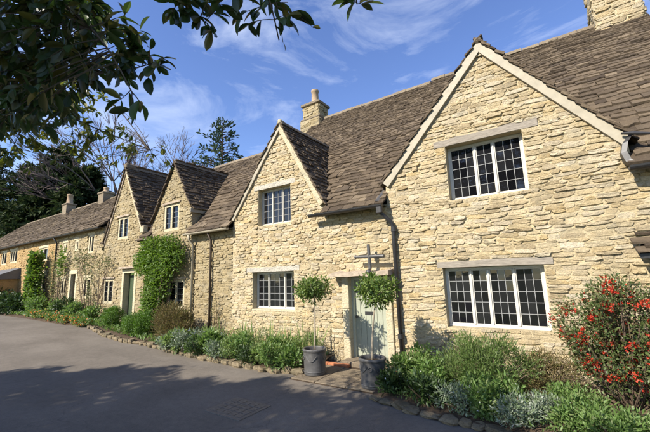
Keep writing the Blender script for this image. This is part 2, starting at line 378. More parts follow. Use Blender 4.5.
def crossings(poly, z):
    xs = []
    for (xa, za), (xb, zb) in zip(poly, poly[1:] + poly[:1]):
        if (za <= z < zb) or (zb <= z < za): xs.append(xa + (xb - xa) * (z - za) / (zb - za))
    xs.sort(); return list(zip(xs[::2], xs[1::2]))
def cut(iv, holes, z0, z1, pad=0):
    for (hx0, hx1, hz0, hz1) in holes:
        if hz1 > z0 + .001 and hz0 < z1 - .001:
            nw = []
            for a, b in iv:
                if hx1 + pad <= a or hx0 - pad >= b: nw.append((a, b)); continue
                if hx0 - pad > a: nw.append((a, hx0 - pad))
                if hx1 + pad < b: nw.append((hx1 + pad, b))
            iv = nw
    return iv
def wall_mesh(name, poly, holes, m, parent, y=0.0, recess=.2, back=.45):
    """a wall core of the given outline with real openings and their reveals"""
    mb = MB(); zs = sorted({round(z, 4) for _, z in poly} | {round(v, 4) for h in holes for v in h[2:]})
    for z0, z1 in zip(zs, zs[1:]):
        if z1 - z0 < .002: continue
        lo = crossings(poly, z0 + 1e-5); hi = crossings(poly, z1 - 1e-5)
        for (a, b), (c, d) in zip(lo, hi):
            la = cut([(a, b)], holes, z0, z1); lc = cut([(c, d)], holes, z0, z1)
            for (p, q), (r_, s_) in zip(la, lc): mb.add([(p, y, z0), (q, y, z0), (s_, y, z1), (r_, y, z1)], [(0, 1, 2, 3)])
    for x0, x1, z0, z1 in holes:
        v = [(x0, y, z0), (x1, y, z0), (x1, y, z1), (x0, y, z1)]; w = [(a, y + recess + .15, b) for a, _, b in v]
        mb.add(v + w, [(i, i + 4, (i + 1) % 4 + 4, (i + 1) % 4) for i in range(4)])
    n = len(poly); mb.add([(x, y + back, z) for x, z in poly], [tuple(range(n))[::-1]])
    mb.add([(x, y, z) for x, z in poly] + [(x, y + back, z) for x, z in poly], [(i, (i + 1) % n, (i + 1) % n + n, i + n) for i in range(n)])
    return mb.build(name, m, parent)
def rubble(poly, holes, variants, y=0.0, hmin=.075, hmax=.145, wmin=.16, wmax=.50, dmin=.007, dmax=.028, zmin=None, zmax=None, jag=(0, 0)):
    zs = [z for _, z in poly]; z = min(zs) if zmin is None else zmin; ztop = max(zs) if zmax is None else zmax; items = []
    while z < ztop - .03:
        h = random.uniform(hmin, hmax); h = min(h, ztop - z)
        # keep course lines at the tops of openings where they are close
        for hx0, hx1, hz0, hz1 in holes:
            for e in (hz0, hz1):
                if .03 < e - z and abs(e - (z + h)) < .05: h = e - z
        ivs = []
        A = crossings(poly, z + .01); B = crossings(poly, z + h - .01)
        for (a, b), (c, d) in zip(A, B): ivs.append((max(a, c), min(b, d)))
        for a, b in cut(ivs, holes, z, z + h, .004):
            if jag[0] and abs(a - jag[0]) < .02 and z < 3.25: a -= random.uniform(-.10, .14)
            if jag[1] and abs(b - jag[1]) < .02 and z < 3.25: b += random.uniform(-.10, .14)
            x = a
            while x < b - .02:
                w = random.uniform(wmin, wmax) * (.75 + .5 * h / hmax)
                if b - (x + w) < .12: w = b - x
                me, ar = random.choice(variants); fl = random.choice((-1, 1)); dep = random.uniform(dmin, dmax) if random.random() > .1 else dmax * 1.5
                hh = h * random.uniform(.78, 1.08); rot = random.gauss(0, .028)
                # some beds are split into two thin stones
                wz = .022 * math.sin(1.3 * x + 2.1 * z) + .012 * math.sin(3.7 * x - 1.7 * z + 1); rot -= .029 * math.cos(1.3 * x + 2.1 * z)
                mw = Matrix.Translation((x + w / 2, y, z + h / 2 + wz + random.uniform(-.008, .008))) @ Matrix.Rotation(rot, 4, 'Y') @ Matrix.Rotation(random.gauss(0, .022), 4, 'Z') @ Matrix.Rotation(random.gauss(0.05, .07), 4, 'X') @ Matrix.Diagonal((w * .985, dep, hh, 1))
                if h > .12 and w > .25 and random.random() < .22:
                    for k, f in ((0, .52), (1, .46)):
                        me, ar = random.choice(variants)
                        m2 = Matrix.Translation((x + w / 2, y, z + h * (.26 if k == 0 else .76))) @ Matrix.Rotation(random.gauss(0, .03), 4, 'Y') @ Matrix.Diagonal((w * .97, dep * random.uniform(.6, 1.2), h * f, 1))
                        items.append((me, ar, m2, w * h * f))
                else: items.append((me, ar, mw, w * h))
                x += w
        z += h
    return items

# ------------------------------------------------------------------ roofs
def basis(u, v, n, p):
    return Matrix(((u[0], v[0], n[0], p[0]), (u[1], v[1], n[1], p[1]), (u[2], v[2], n[2], p[2]), (0, 0, 0, 1)))
def slates_on(p0, v, n, u0, u1, length, keep, e0=.215, e1=.115, w0=.36, w1=.20, th=.026, variants=None):
    """courses of slates from the eave p0 up the slope v, u from u0 to u1"""
    v = np.asarray(v, float); v /= np.linalg.norm(v); n = np.asarray(n, float); n /= np.linalg.norm(n); u = np.cross(v, n); p0 = np.asarray(p0, float)
    items = []; s = -.06; variants = variants or SLATES
    while s < length - .02:
        f = max(0, min(1, s / length)); e = (e0 + (e1 - e0) * f) * random.uniform(.88, 1.12); wm = w0 + (w1 - w0) * f
        x = u0 - random.uniform(0, wm); sag = random.gauss(0, .006)
        while x < u1:
            w = wm * random.uniform(.6, 1.45); c = p0 + u * (x + w / 2) + v * s
            if keep(c + v * .5 * e, x + w / 2, w):
                xa, xb = max(x, u0 - .03), min(x + w, u1 + .03)
                if xb - xa > .05:
                    ww = xb - xa; c = p0 + u * ((xa + xb) / 2) + v * (s + sag + random.gauss(0, .012)) + n * (.030 + random.gauss(0, .004))
                    me, ar = random.choice(variants); ln = e * 1.75; t = th * random.uniform(.7, 1.5)
                    tilt = -.9 * th / e
                    mw = basis(u, v, n, c) @ Matrix.Rotation(random.gauss(0, .022), 4, 'Z') @ Matrix.Rotation(tilt + random.gauss(0, .015), 4, 'X') @ Matrix.Rotation(random.gauss(0, .012), 4, 'Y') @ Matrix.Diagonal((ww * .985, ln, t, 1))
                    items.append((me, ar, mw, ww * e))
            x += w
        s += e
    return items
def ridge_stones(parent, pa, pb, m, size=.13, step=.45, lim=80):
    pa, pb = np.array(pa, float), np.array(pb, float); d = pb - pa; ln = np.linalg.norm(d); k = max(1, int(ln / step)); d /= ln
    side = np.cross(d, (0, 0, 1)); side /= np.linalg.norm(side); up = np.cross(side, d)
    mb = MB(); s = size
    prof = [(-s, -s * .85), (-s * .55, -.0), (-s * .2, s * .32), (s * .2, s * .32), (s * .55, .0), (s, -s * .85)]
    mb.add([(x, 0, z) for x, z in prof] + [(x, 1, z) for x, z in prof], [(i, i + 1, i + 7, i + 6) for i in range(5)] + [tuple(range(6))[::-1], tuple(range(6, 12))])
    me = mb.mesh('ridge_stone'); me.materials.append(m)
    for i in range(k):
        c = pa + d * (i * ln / k) + up * random.gauss(.0, .008)
        mw = basis(side, d, up, c) @ Matrix.Rotation(random.gauss(0, .02), 4, 'Y') @ Matrix.Diagonal((1, ln / k - .012, 1, 1))
        o = bpy.data.objects.new('ridge_stone', me); COL.objects.link(o); o.parent = parent; o.matrix_basis = mw

class House:
    """a cottage: wall with openings, main roof facing the street, cross gables"""
    def __init__(s, label, x0, x1, poly, holes, eave_z, pitch, ridge_z, stone, mortar, gables=(), cat='cottage', name='cottage'):
        s.root = thing(name, ((x0 + x1) / 2, .2, 0), label, cat, None)
        s.x0, s.x1, s.gables, s.eave = x0, x1, gables, eave_z
        s.holes = holes; s.stone = stone
        s.p = R(pitch); s.y0 = -.19; s.zr = ridge_z; s.yr = s.y0 + (ridge_z - eave_z) / math.tan(s.p)
        s.wall = wall_mesh('wall', poly, holes, mortar, s.root)
        # end walls and rear wall close the house
        mb = MB(); yb = 2 * s.yr - .2; ze = eave_z - .02
        for x in (x0 + .006, x1 - .006):
            mb.add([(x, .45, -.3), (x, yb, -.3), (x, yb, ze), (x, s.yr, ridge_z - .1), (x, .45, ze + .55)], [(0, 1, 2, 3, 4)])
        mb.add([(x0, yb, -.3), (x1, yb, -.3), (x1, yb, ze), (x0, yb, ze)], [(0, 1, 2, 3)])
        mb.build('rear_wall', mortar, s.root)
    def zmain(s, y): return s.eave + (y - s.y0) * math.tan(s.p)
    def gable_z(s, g, x):
        xa, za, xl, zl, xr, zr = g
        return za - (x - xa) * (za - zr) / (xr - xa) if x >= xa else za - (xa - x) * (za - zl) / (xa - xl)
    def roof(s, limit=300, e0=.215, e1=.115, w0=.36, w1=.20, ext=(0.0, 0.0), gext=.10, ridge=True, th=.026):
        mb = MB(); x0, x1 = s.x0 - ext[0], s.x1 + ext[1]
        mb.add([(x0, s.yr, s.zr), (x1, s.yr, s.zr), (x1, 2 * s.yr - s.y0, s.eave), (x0, 2 * s.yr - s.y0, s.eave)], [(0, 1, 2, 3)])
        zat = lambda x, z: (x, s.y0 + (z - s.eave) / math.tan(s.p), z)
        free, low = [], [(x0, s.y0, s.eave)]; xc = x0
        for g in sorted(s.gables):
            xa, za, xl, zl, xr, zr = g
            if xl > xc + .05: free.append((xc, xl)); low.append((xl, s.y0, s.eave))
            else: low = low[:-1] if len(low) == 1 else low
            low += [zat(max(xl, x0), zl), zat(xa, za), zat(min(xr, x1), zr)]; xc = xr
            if xr < x1 - .05: low.append((xr, s.y0, s.eave))
        if xc < x1 - .05: free.append((xc, x1)); low.append((x1, s.y0, s.eave))
        for a, b in zip(low, low[1:]):
            if b[0] - a[0] > .001: mb.add([a, b, (b[0], s.yr, s.zr), (a[0], s.yr, s.zr)], [(0, 1, 2, 3)])
        for a, b in free:
            mb.add([(a, s.y0, s.eave - .05), (b, s.y0, s.eave - .05), (b, s.y0 + .25, s.eave - .05), (a, s.y0 + .25, s.eave - .05)], [(3, 2, 1, 0)])
            mb.add([(a, s.y0, s.eave - .05), (b, s.y0, s.eave - .05), (b, s.y0, s.eave), (a, s.y0, s.eave)], [(0, 1, 2, 3)])
        for g in s.gables:
            xa, za, xl, zl, xr, zr = g; yf = -.06; ym = s.y0 + (za - s.eave) / math.tan(s.p) + .15
            for xe, ze in ((xl, zl), (xr, zr)):
                k = 1 + gext / abs(xe - xa); xo, zo = xa + (xe - xa) * k, za + (ze - za) * k
                mb.add([(xa, yf, za), (xa, ym, za), (xo, ym, zo), (xo, yf, zo)], [(0, 1, 2, 3)])
        s.roof_o = mb.build('roof', M['slate'], s.root)
        sp, cp = math.sin(s.p), math.cos(s.p); L_ = math.hypot(s.yr - s.y0, s.zr - s.eave)
        def keep(c, u, w):
            for g in s.gables:
                xl, xr = g[2] - gext, g[4] + gext
                if xl < c[0] < xr and s.gable_z(g, c[0]) > c[2] - .03: return False
            return True
        items = slates_on((0, s.y0, s.eave), (0, cp, sp), (0, -sp, cp), x0, x1, L_, keep, e0, e1, w0, w1, th)
        for g in s.gables:
            xa, za, xl, zl, xr, zr = g; ym = s.y0 + (za - s.eave) / math.tan(s.p)
            for xe, ze, sg in ((xl, zl, -1), (xr, zr, 1)):
                v = np.array([xa - xe, 0, za - ze]); ln = np.linalg.norm(v); v /= ln; n = np.array([sg * v[2], 0, abs(v[0])])
                u = np.cross(v, n); p0 = np.array([xe, 0, ze]) - v * gext
                kp = lambda c, u_, w, s=s: c[2] > s.zmain(c[1]) - .05 and -.14 < c[1] < ym + .05
                us = sorted((u[1] * -.085, u[1] * (ym + .1)))
                items += slates_on(p0, v, n, us[0], us[1], ln + gext, kp, .15, .11, .27, .19, th)
        pieces('slate', items, M['slate'], s.roof_o, limit, 'slate_mass')
        if ridge:
            ridge_stones(s.roof_o, (x0, s.yr, s.zr + .05), (x1, s.yr, s.zr + .05), M['ridge'])
        for g in s.gables:
            ym = s.y0 + (g[1] - s.eave) / math.tan(s.p); ridge_stones(s.roof_o, (g[0], -.08, g[1] + .055), (g[0], ym, g[1] + .055), M['ridge'], .11, .42)
    def stones(s, items, limit=300): pieces('stone', items, s.stone, s.wall, limit, 'stone_mass')

def window(house, hole, cols, rows=5, recess=.13, frame_m='white_paint', lead=True, sill=None, lintel=None, lintel_m='lintel', rise=0.0, fw=.05, stone_frame=False, split_panes=True):
    x0, x1, z0, z1 = hole; y = recess
    root = MB().cbox(x0, x1, y, y + .07, z0, z0 + fw).cbox(x0, x1, y, y + .07, z1 - fw, z1).cbox(x0, x0 + fw, y + .001, y + .069, z0 + fw, z1 - fw).cbox(x1 - fw, x1, y + .001, y + .069, z0 + fw, z1 - fw).build('window', M[frame_m], house.root)
    n = len(cols); W = (x1 - x0 - 2 * fw); tot = sum(cols) + n * .55; x = x0 + fw; mwid = .036 if not stone_frame else .10
    for i, c in enumerate(cols):
        w = W * (c + .55) / tot; a, b = x, x + w
        if i: MB().cbox(a - mwid / 2, a + mwid / 2, y - .008, y + .066, z0 + fw, z1 - fw).build('mullion', M[frame_m], root)
        # casement
        a2 = a + (mwid / 2 if i else 0); b2 = b - (mwid / 2 if i < n - 1 else 0); cf = .019 if not stone_frame else .015; yb = y + (.012 if not stone_frame else .026)
        za, zb = z0 + fw, z1 - fw
        if not stone_frame or True:
            m = MB().cbox(a2, b2, yb, yb + .04, za, za + cf, .004).cbox(a2, b2, yb, yb + .04, zb - cf, zb, .004).cbox(a2, a2 + cf, yb + .001, yb + .039, za + cf, zb - cf, .004).cbox(b2 - cf, b2, yb + .001, yb + .039, za + cf, zb - cf, .004)
            m.build('casement', M[frame_m] if not stone_frame else M['iron'], root)
        ga, gb, gc, gd = a2 + cf, b2 - cf, za + cf, zb - cf; yg = yb + .022
        nc, nr = (c, rows) if lead else (1, 1)
        if lead:
            mb = MB(); t = .0044
            for k in range(1, nc): q = ga + (gb - ga) * k / nc; mb.box(q - t, q + t, yg - .008, yg + .004, gc, gd)
            for k in range(1, nr): q = gc + (gd - gc) * k / nr; mb.box(ga, gb, yg - .0095, yg + .0025, q - t, q + t)
            mb.build('leading', M['leading'], root)
        pw, ph = (gb - ga) / nc, (gd - gc) / nr
        pm = bpy.data.meshes.new('pane'); pm.from_pydata([(-.5, 0, -.5), (.5, 0, -.5), (.5, 0, .5), (-.5, 0, .5), (-.5, .006, -.5), (.5, .006, -.5), (.5, .006, .5), (-.5, .006, .5)], [], [(0, 1, 2, 3), (7, 6, 5, 4), (0, 4, 5, 1), (1, 5, 6, 2), (2, 6, 7, 3), (3, 7, 4, 0)]); pm.materials.append(M['glass'])
        for p in range(nc):
            for q in range(nr):
                o = bpy.data.objects.new('pane', pm); COL.objects.link(o); o.parent = root
                o.matrix_basis = Matrix.Translation((ga + (p + .5) * pw, yg, gc + (q + .5) * ph)) @ Matrix.Rotation(random.gauss(0, .012), 4, 'X') @ Matrix.Rotation(random.gauss(0, .012), 4, 'Z') @ Matrix.Diagonal((pw, 1, ph, 1))
        x += w
    if sill: MB().cbox(x0 - sill[0], x1 + sill[0], -sill[1], recess + .03, z0 - sill[2], z0 + .004, .01).build('sill', M[sill[3]], root)
    if lintel:
        a, b, h, d = lintel; mb = MB(); k = 9; vs = []
        for i in range(k):
            q = x0 - a + (x1 - x0 + a + b) * i / (k - 1); dz = random.uniform(-.012, .012) + rise * i / (k - 1); dy = random.uniform(-.008, .008)
            vs += [(q, -d + dy, z1 + .003 + dz * .3), (q, .25, z1 + .003 + dz * .3), (q, .25, z1 + h + dz), (q, -d + dy, z1 + h + dz)]
        fs = [(4 * i, 4 * i + 4, 4 * i + 7, 4 * i + 3) for i in range(k - 1)] + [(4 * i + 3, 4 * i + 7, 4 * i + 6, 4 * i + 2) for i in range(k - 1)] + [(4 * i + 1, 4 * i + 5, 4 * i + 4, 4 * i) for i in range(k - 1)] + [(0, 3, 2, 1), (4 * k - 4, 4 * k - 3, 4 * k - 2, 4 * k - 1)]
        mb.add(vs, fs); mb.build('lintel', M[lintel_m], root)
    return root

# ================================================================== ground, road
def sheet(name, x0, x1, y0, y1, dz, m, nx=60, ny=12, far=False):
    xs = np.linspace(x0, x1, nx + 1); ys = np.linspace(y0, y1, ny + 1); V = []; Q = []
    for y in ys:
        for x in xs: V.append((x, y, gz(x) + dz))
    for j in range(ny):
        for i in range(nx): a = j * (nx + 1) + i; Q.append((a, a + 1, a + nx + 2, a + nx + 1))
    o = link(name, np_mesh(name, V, Q), m); return struct(o)
sheet('ground', -1500, 1500, -1500, 1500, -.16, M['grass_ground'], 300, 6)
sheet('road', -70, 30, -8.6, .4, -.006, M['asphalt'], 100, 6)

# ================================================================== right cottage
def rect(px0, py0, px1, py1):
    a = FP(px0, (py0 + py1) / 2); b = FP(px1, (py0 + py1) / 2); t = FP((px0 + px1) / 2, py0); u = FP((px0 + px1) / 2, py1)
    return (float(a[0]), float(b[0]), float(u[2]), float(t[2]))
GA = (-.85, 6.45, -3.03, 3.95, 1.10, 3.95)
poly = [(-3.04, -.3), (2.6, -.3), (2.6, 3.44), (1.10, 3.44), (1.10, 3.90), (-.85, 6.40), (-3.04, 3.90)]
hu, hl = (-1.69, -.31, 3.32, 4.45), (-1.95, -.25, .875, 1.995)
hA = House('cream rubble stone cottage with broad gable, two leaded windows and stone chimney', -3.04, 2.6, poly, [hu, hl], 3.44, 47, 8.65, M['stone'], M['mortar'], [GA])
hA.roof(300, .20, .105, .36, .21, th=.028)
wA = window(hA, hu, [3, 2, 3], 5, .17, lintel=(.22, .26, .14, .015), rise=.02, sill=None)
wB = window(hA, hl, [3, 2, 3, 3], 5, .15, lintel=(.10, .14, .125, .02), sill=None)
cut_ = [hu, hl, (hu[0] - .22, hu[1] + .26, hu[3], hu[3] + .15), (hl[0] - .1, hl[1] + .14, hl[3], hl[3] + .135)]
hA.stones(rubble(poly, cut_, STONES, 0, .048, .105, .11, .36), 300)
def barge(house, g, w, d, side, m, name='bargeboard', top=.05):
    xa, za, xl, zl, xr, zr = g; xe, ze = (xl, zl) if side < 0 else (xr, zr)
    v = np.array([xe - xa, ze - za]); ln = np.linalg.norm(v); v /= ln; nn = np.array([-v[1], v[0]]) if side < 0 else np.array([v[1], -v[0]])
    if nn[1] > 0: nn = -nn
    a0 = np.array([xa, za]) ; o_ = -.012; e0 = np.array([xe, ze]) + v * .06
    kx = w / abs(nn[1]); ap = np.array([xa, za - kx])       # inner apex
    pl = [tuple(a0), tuple(e0), tuple(e0 + nn * w), tuple(ap)]
    if side > 0: pl = pl[::-1]
    MB().prism(pl[::-1], -d, .05).build(name, m, house.root)
barge(hA, GA, .15, .075, -1, M['cream_paint']); barge(hA, GA, .15, .075, 1, M['cream_paint'])
MB().cbox(GA[0] - .07, GA[0] + .07, -.11, .12, GA[1] - .04, GA[1] + .07, .03).build('apex_stone', M['ridge'], hA.root)

def chimney(house, xc, yc, wx, wy, z0, z1, m_core, caps=(), pots=(), stone=False, m_stone=None):
    core = MB().box(xc - wx / 2, xc + wx / 2, yc - wy / 2, yc + wy / 2, z0, z1).build('chimney', m_core, house.root)
    for z, h, o in caps: MB().cbox(xc - wx / 2 - o, xc + wx / 2 + o, yc - wy / 2 - o, yc + wy / 2 + o, z, z + h, .02).build('chimney_cap', M['ridge'], core)
    for px, r, h in pots:
        zt = max([z + c for z, c, _ in caps], default=z1); prof = [(r * 1.15, -.02), (r * 1.15, .06), (r, .09), (r * .9, h - .12), (r * 1.02, h - .10), (r * 1.06, h - .02), (r * 1.0, h), (r * .78, h), (r * .75, h - .3)]
        MB().lathe(prof, (px, yc, zt), 18).build('chimney_pot', M['pot_clay'], core, True)
    if stone:
        # stones on the street face and on both flanks
        pl = [(xc - wx / 2, z0), (xc + wx / 2, z0), (xc + wx / 2, z1), (xc - wx / 2, z1)]
        items = rubble(pl, [], STONES, yc - wy / 2, .10, .19, .2, .55, .012, .035)
        pl = [(-wy / 2, z0), (wy / 2, z0), (wy / 2, z1), (-wy / 2, z1)]
        for sg in (-1, 1):
            for me, ar, mw, sz in rubble(pl, [], STONES, 0, .10, .19, .2, .5, .012, .035):
                items.append((me, ar, Matrix.Translation((xc + sg * wx / 2, yc, 0)) @ Matrix.Rotation(sg * math.pi / 2, 4, 'Z') @ mw, sz))
        pieces('stone', items, m_stone, core, 300)
    return core
chimney(hA, 2.08, hA.yr + .1, 1.0, .95, 7.4, 10.7, M['mortar'], [(10.55, .15, .07)], [(1.85, .14, .55), (2.3, .14, .55)], True, M['stone'])

# gutter, lead and porch hood at the right-hand end
def gutter(house, x0, x1, y, z, r, m, drop=.0):
    mb = MB(); n = 8; vs = []; fs = []
    for x in (x0, x1):
        for rr in (r, r * .86):
            for j in range(n + 1):
                a = math.pi * j / n; vs.append((x, y - math.cos(a) * rr, z - math.sin(a) * rr))
    k = n + 1
    for j in range(n):
        fs += [(j, j + 1, 2 * k + j + 1, 2 * k + j), (k + j + 1, k + j, 3 * k + j, 3 * k + j + 1), (j + 1, j, k + j, k + j + 1), (2 * k + j, 2 * k + j + 1, 3 * k + j + 1, 3 * k + j)]
    for j in (0, n): fs.append((j, 2 * k + j, 3 * k + j, k + j))
    mb.add(vs, fs)
    for x in (x0 + .004, x1 - .004):
        mb.add([(x, y - math.cos(math.pi * j / n) * r * .9, z - math.sin(math.pi * j / n) * r * .9) for j in range(k)], [tuple(range(k))])
    return mb.build('gutter', m, house.root)
gutter(hA, 1.02, 2.6, -.27, 3.40, .075, M['iron'])
# lead dressing that runs round the foot of the gable
mb = MB(); pts = [(1.10, -.10, 3.93), (1.01, -.16, 3.80), (.97, -.20, 3.64), (1.0, -.22, 3.50), (1.06, -.25, 3.42)]
for a, b in zip(pts, pts[1:]): mb.add([a, (a[0] + .07, a[1] - .01, a[2] + .02), (b[0] + .07, b[1] - .01, b[2] + .02), b, (a[0], .02, a[2]), (b[0], .02, b[2])], [(0, 3, 2, 1), (0, 4, 5, 3)])
mb.build('lead_flashing', M['iron'], hA.root)
MB().tube([(1.02, -.13, 3.97), (1.16, -.16, 3.93), (1.36, -.20, 3.86)], [.02, .03, .02], 6).build('lead_flashing', M['iron'], hA.root)
# porch hood
hood = MB(); hood.add([(.92, -.55, 2.02), (2.4, -.55, 2.02), (2.4, .0, 2.30), (1.05, .0, 2.30), (.92, -.55, 2.085), (2.4, -.55, 2.085), (2.4, .0, 2.365), (1.05, .0, 2.365)],
    [(3, 2, 1, 0), (4, 5, 6, 7), (0, 1, 5, 4), (1, 2, 6, 5), (3, 0, 4, 7)])
hood_o = hood.build('porch_hood', M['iron'], hA.root)
items = []
for me, ar, mw, sz in slates_on((0, -.57, 2.085), (0, .89, .455), (0, -.455, .89), .93, 2.4, .62, lambda c, u, w: c[0] > .90 + (c[1] + .55) * .3, .17, .15, .34, .3): items.append((me, ar, mw, sz))
pieces('slate', items, M['slate'], hood_o, 60)
MB().prism([(1.12, 1.55), (1.20, 1.55), (1.20, 2.04), (1.12, 2.04)], -.08, .03).build('porch_bracket', M['lintel'], hA.root)

# ================================================================== middle cottage with the door
GM = (-6.11, 6.21, -8.02, 3.72, -4.72, 3.76)
poly = [(-8.04, -.3), (-3.04, -.3), (-3.04, 3.44), (-4.72, 3.44), (-4.72, 3.70), (-6.11, 6.15), (-8.04, 3.66)]
hu, hl = (-7.0, -5.80, 3.36, 4.40), (-7.22, -5.72, 1.07, 2.07)
dr = (-4.10, -3.19, -.02, 1.875)
hM = House('stone cottage with sage green front door, steep narrow gable and twin leaded windows', -8.04, -3.04, poly, [hu, hl, dr], 3.44, 47, 8.52, M['stone'], M['mortar'], [GM])
hM.roof(300, .165, .088, .29, .17, th=.026)
wU = window(hM, hu, [2, 2, 2], 5, .15, lintel=(.15, .17, .13, .015), lintel_m='pale_lintel', rise=.015, fw=.045)
wL = window(hM, hl, [2, 3, 2], 5, .17, lintel=(.22, .18, .13, .012), lintel_m='pale_lintel', fw=.045, sill=(.02, .01, .05, 'dressed'))
jl, jr = (-4.27, -4.10, -.02, 1.875), (-3.19, -3.06, -.02, 1.875)
hoodr = (-4.47, -2.98, 1.86, 1.98)
cut_ = [hu, hl, dr, jl, jr, hoodr, (hu[0] - .15, hu[1] + .17, hu[3], hu[3] + .14), (hl[0] - .22, hl[1] + .18, hl[3], hl[3] + .135), (hl[0] - .02, hl[1] + .02, hl[2] - .05, hl[2])]
hM.stones(rubble(poly, cut_, STONES, 0, .045, .095, .10, .27, jag=(-8.04, 0)), 300)
barge(hM, GM, .10, .07, -1, M['cream_paint'], 'coping'); barge(hM, GM, .13, .09, 1, M['dressed'], 'coping')
MB().cbox(GM[0] - .055, GM[0] + .055, -.10, .1, GM[1] - .02, GM[1] + .11, .02).build('apex_stone', M['dressed'], hM.root)
ch = chimney(hM, -8.12, hM.yr + .05, .82, .72, 7.0, 9.18, M['mortar_b'], [(9.18, .12, .08), (8.52, .08, .09)], [(-8.12, .165, .72)], True, M['stone_b'])
chimney_low = chimney(hM, -8.12, hM.yr + .05, 1.0, .92, 6.9, 8.50, M['mortar_b'], [], [], True, M['stone_b']) #.box(-8.66, -7.58, hM.yr - .45, hM.yr + .55, 6.9, 8.62).build('chimney_base', M['stone'], hM.root)
# door, jambs, hood slab
door = MB().box(-4.09, -3.20, .17, .21, .10, 1.87).build('door', M['sage'], hM.root)
for i in range(6):
    a = -4.05 + i * .1375
    MB().cbox(a, a + .131, .158, .185, .12, 1.85, .006).build('plank', M['sage'], door)
MB().cbox(-3.80, -3.58, .148, .16, 1.02, 1.09, .004).build('letter_plate', M['iron'], door)
MB().tube([(-3.98, .155, .98), (-3.98, .10, .98)], .018, 8).tube([(-3.98, .10, .98), (-3.98, .085, .98)], .034, 10).build('door_knob', M['iron'], door)
fr = MB().cbox(-4.10, -4.04, .09, .16, .06, 1.87).cbox(-3.25, -3.19, .09, .16, .06, 1.87).cbox(-4.04, -3.25, .09, .16, 1.80, 1.87).build('door_frame', plain('pale_green_frame', (.42, .43, .33), .5, .05, 6), hM.root)
for (a, b) in ((-4.27, -4.092), (-3.198, -3.05)):
    z = -.02
    for h in (.52, .66, .717): MB().cbox(a + random.uniform(-.01, .01) * (a < -4.2), b, -.055, .20, z + .003, z + h - .003, .012).build('door_jamb', M['dressed'], hM.root); z += h
mb = MB(); k = 10; vs = []
for i in range(k):
    q = -4.47 + 1.49 * i / (k - 1); z0 = 1.882 + .012 * math.sin(i * 1.7); zt = z0 + .085 + .012 * math.sin(i * 2.3) - (.03 if i == 0 else 0)
    vs += [(q, -.30 + .02 * math.sin(i * 2.1), z0), (q, .05, z0), (q, .05, zt + .05), (q, -.30 + .02 * math.sin(i * 2.1), zt)]
fs = [(4 * i, 4 * i + 4, 4 * i + 7, 4 * i + 3) for i in range(k - 1)] + [(4 * i + 3, 4 * i + 7, 4 * i + 6, 4 * i + 2) for i in range(k - 1)] + [(4 * i + 1, 4 * i + 5, 4 * i + 4, 4 * i) for i in range(k - 1)] + [(0, 3, 2, 1), (4 * k - 4, 4 * k - 3, 4 * k - 2, 4 * k - 1)]
mb.add(vs, fs).build('door_hood', M['hood'], hM.root)
step = MB().cbox(-4.18, -3.02, -.34, .16, -.02, .10, .012).build('door_step', M['paving'], hM.root)
for i in range(6): MB().cbox(-4.92 + i * .165, -4.92 + i * .165 + .16, -.50, -.345, -.02, .055 + .004 * (i % 2), .008).build('tile', M['terracotta'], step)
for i in range(2): MB().cbox(-3.16 + i * .165, -3.16 + i * .165 + .16, -.50, -.345, -.02, .055, .008).build('tile', M['terracotta'], step)
# gutters and downpipe
gutter(hM, -5.0, -3.03, -.27, 3.40, .07, M['iron'])
dp = MB().tube([(-3.10, -.27, 3.34), (-3.10, -.27, 3.24), (-2.93, -.10, 3.02), (-2.895, -.085, 2.90), (-2.875, -.085, .05)], .045, 10).build('downpipe', M['iron'], hM.root, True)
MB().cbox(-3.17, -3.03, -.33, -.21, 3.20, 3.36, .02).build('pipe_hopper', M['iron'], dp)
for z in (2.85, 1.75, .65): MB().lathe([(.045, -.05), (.062, -.045), (.062, .045), (.045, .05)], (-2.88, -.085, z), 12).build('pipe_collar', M['iron'], dp)
# lead valley piece at the foot of the right gable
MB().add([(-3.22, -.24, 3.50), (-3.02, -.12, 3.48), (-2.98, .25, 3.92), (-3.12, .3, 3.98)], [(0, 1, 2, 3)]).build('lead_flashing', M['lead'], hM.root)
# cross over the door
cr = thing('cross_ornament', (-3.42, -.24, 1.99), 'grey metal cross with a round boss fixed above the green door', 'cross')
MB().tube([(-3.42, -.235, 2.03), (-3.425, -.235, 2.30)], .036, 10).tube([(-3.425, -.235, 2.30), (-3.435, -.235, 2.56)], [.036, .036], 10).build('upright', M['lead'], cr)
MB().tube([(-3.76, -.235, 2.305), (-3.09, -.235, 2.29)], .036, 10).tube([(-3.775, -.235, 2.305), (-3.745, -.235, 2.305)], .043, 10).tube([(-3.105, -.235, 2.29), (-3.075, -.235, 2.29)], .036, 10).build('crossbar', M['lead'], cr)
MB().lathe([(.004, -.065), (.04, -.05), (.06, -.02), (.065, 0), (.06, .02), (.04, .05), (.004, .065)], (-3.42, -.315, 1.965), 14).build('boss', M['lead'], cr, True)
MB().tube([(-3.425, -.235, 2.305), (-3.425, .02, 2.305)], .02, 8).tube([(-3.42, -.235, 2.04), (-3.42, -.315, 1.97)], .02, 8).build('fixing_pin', M['iron'], cr)

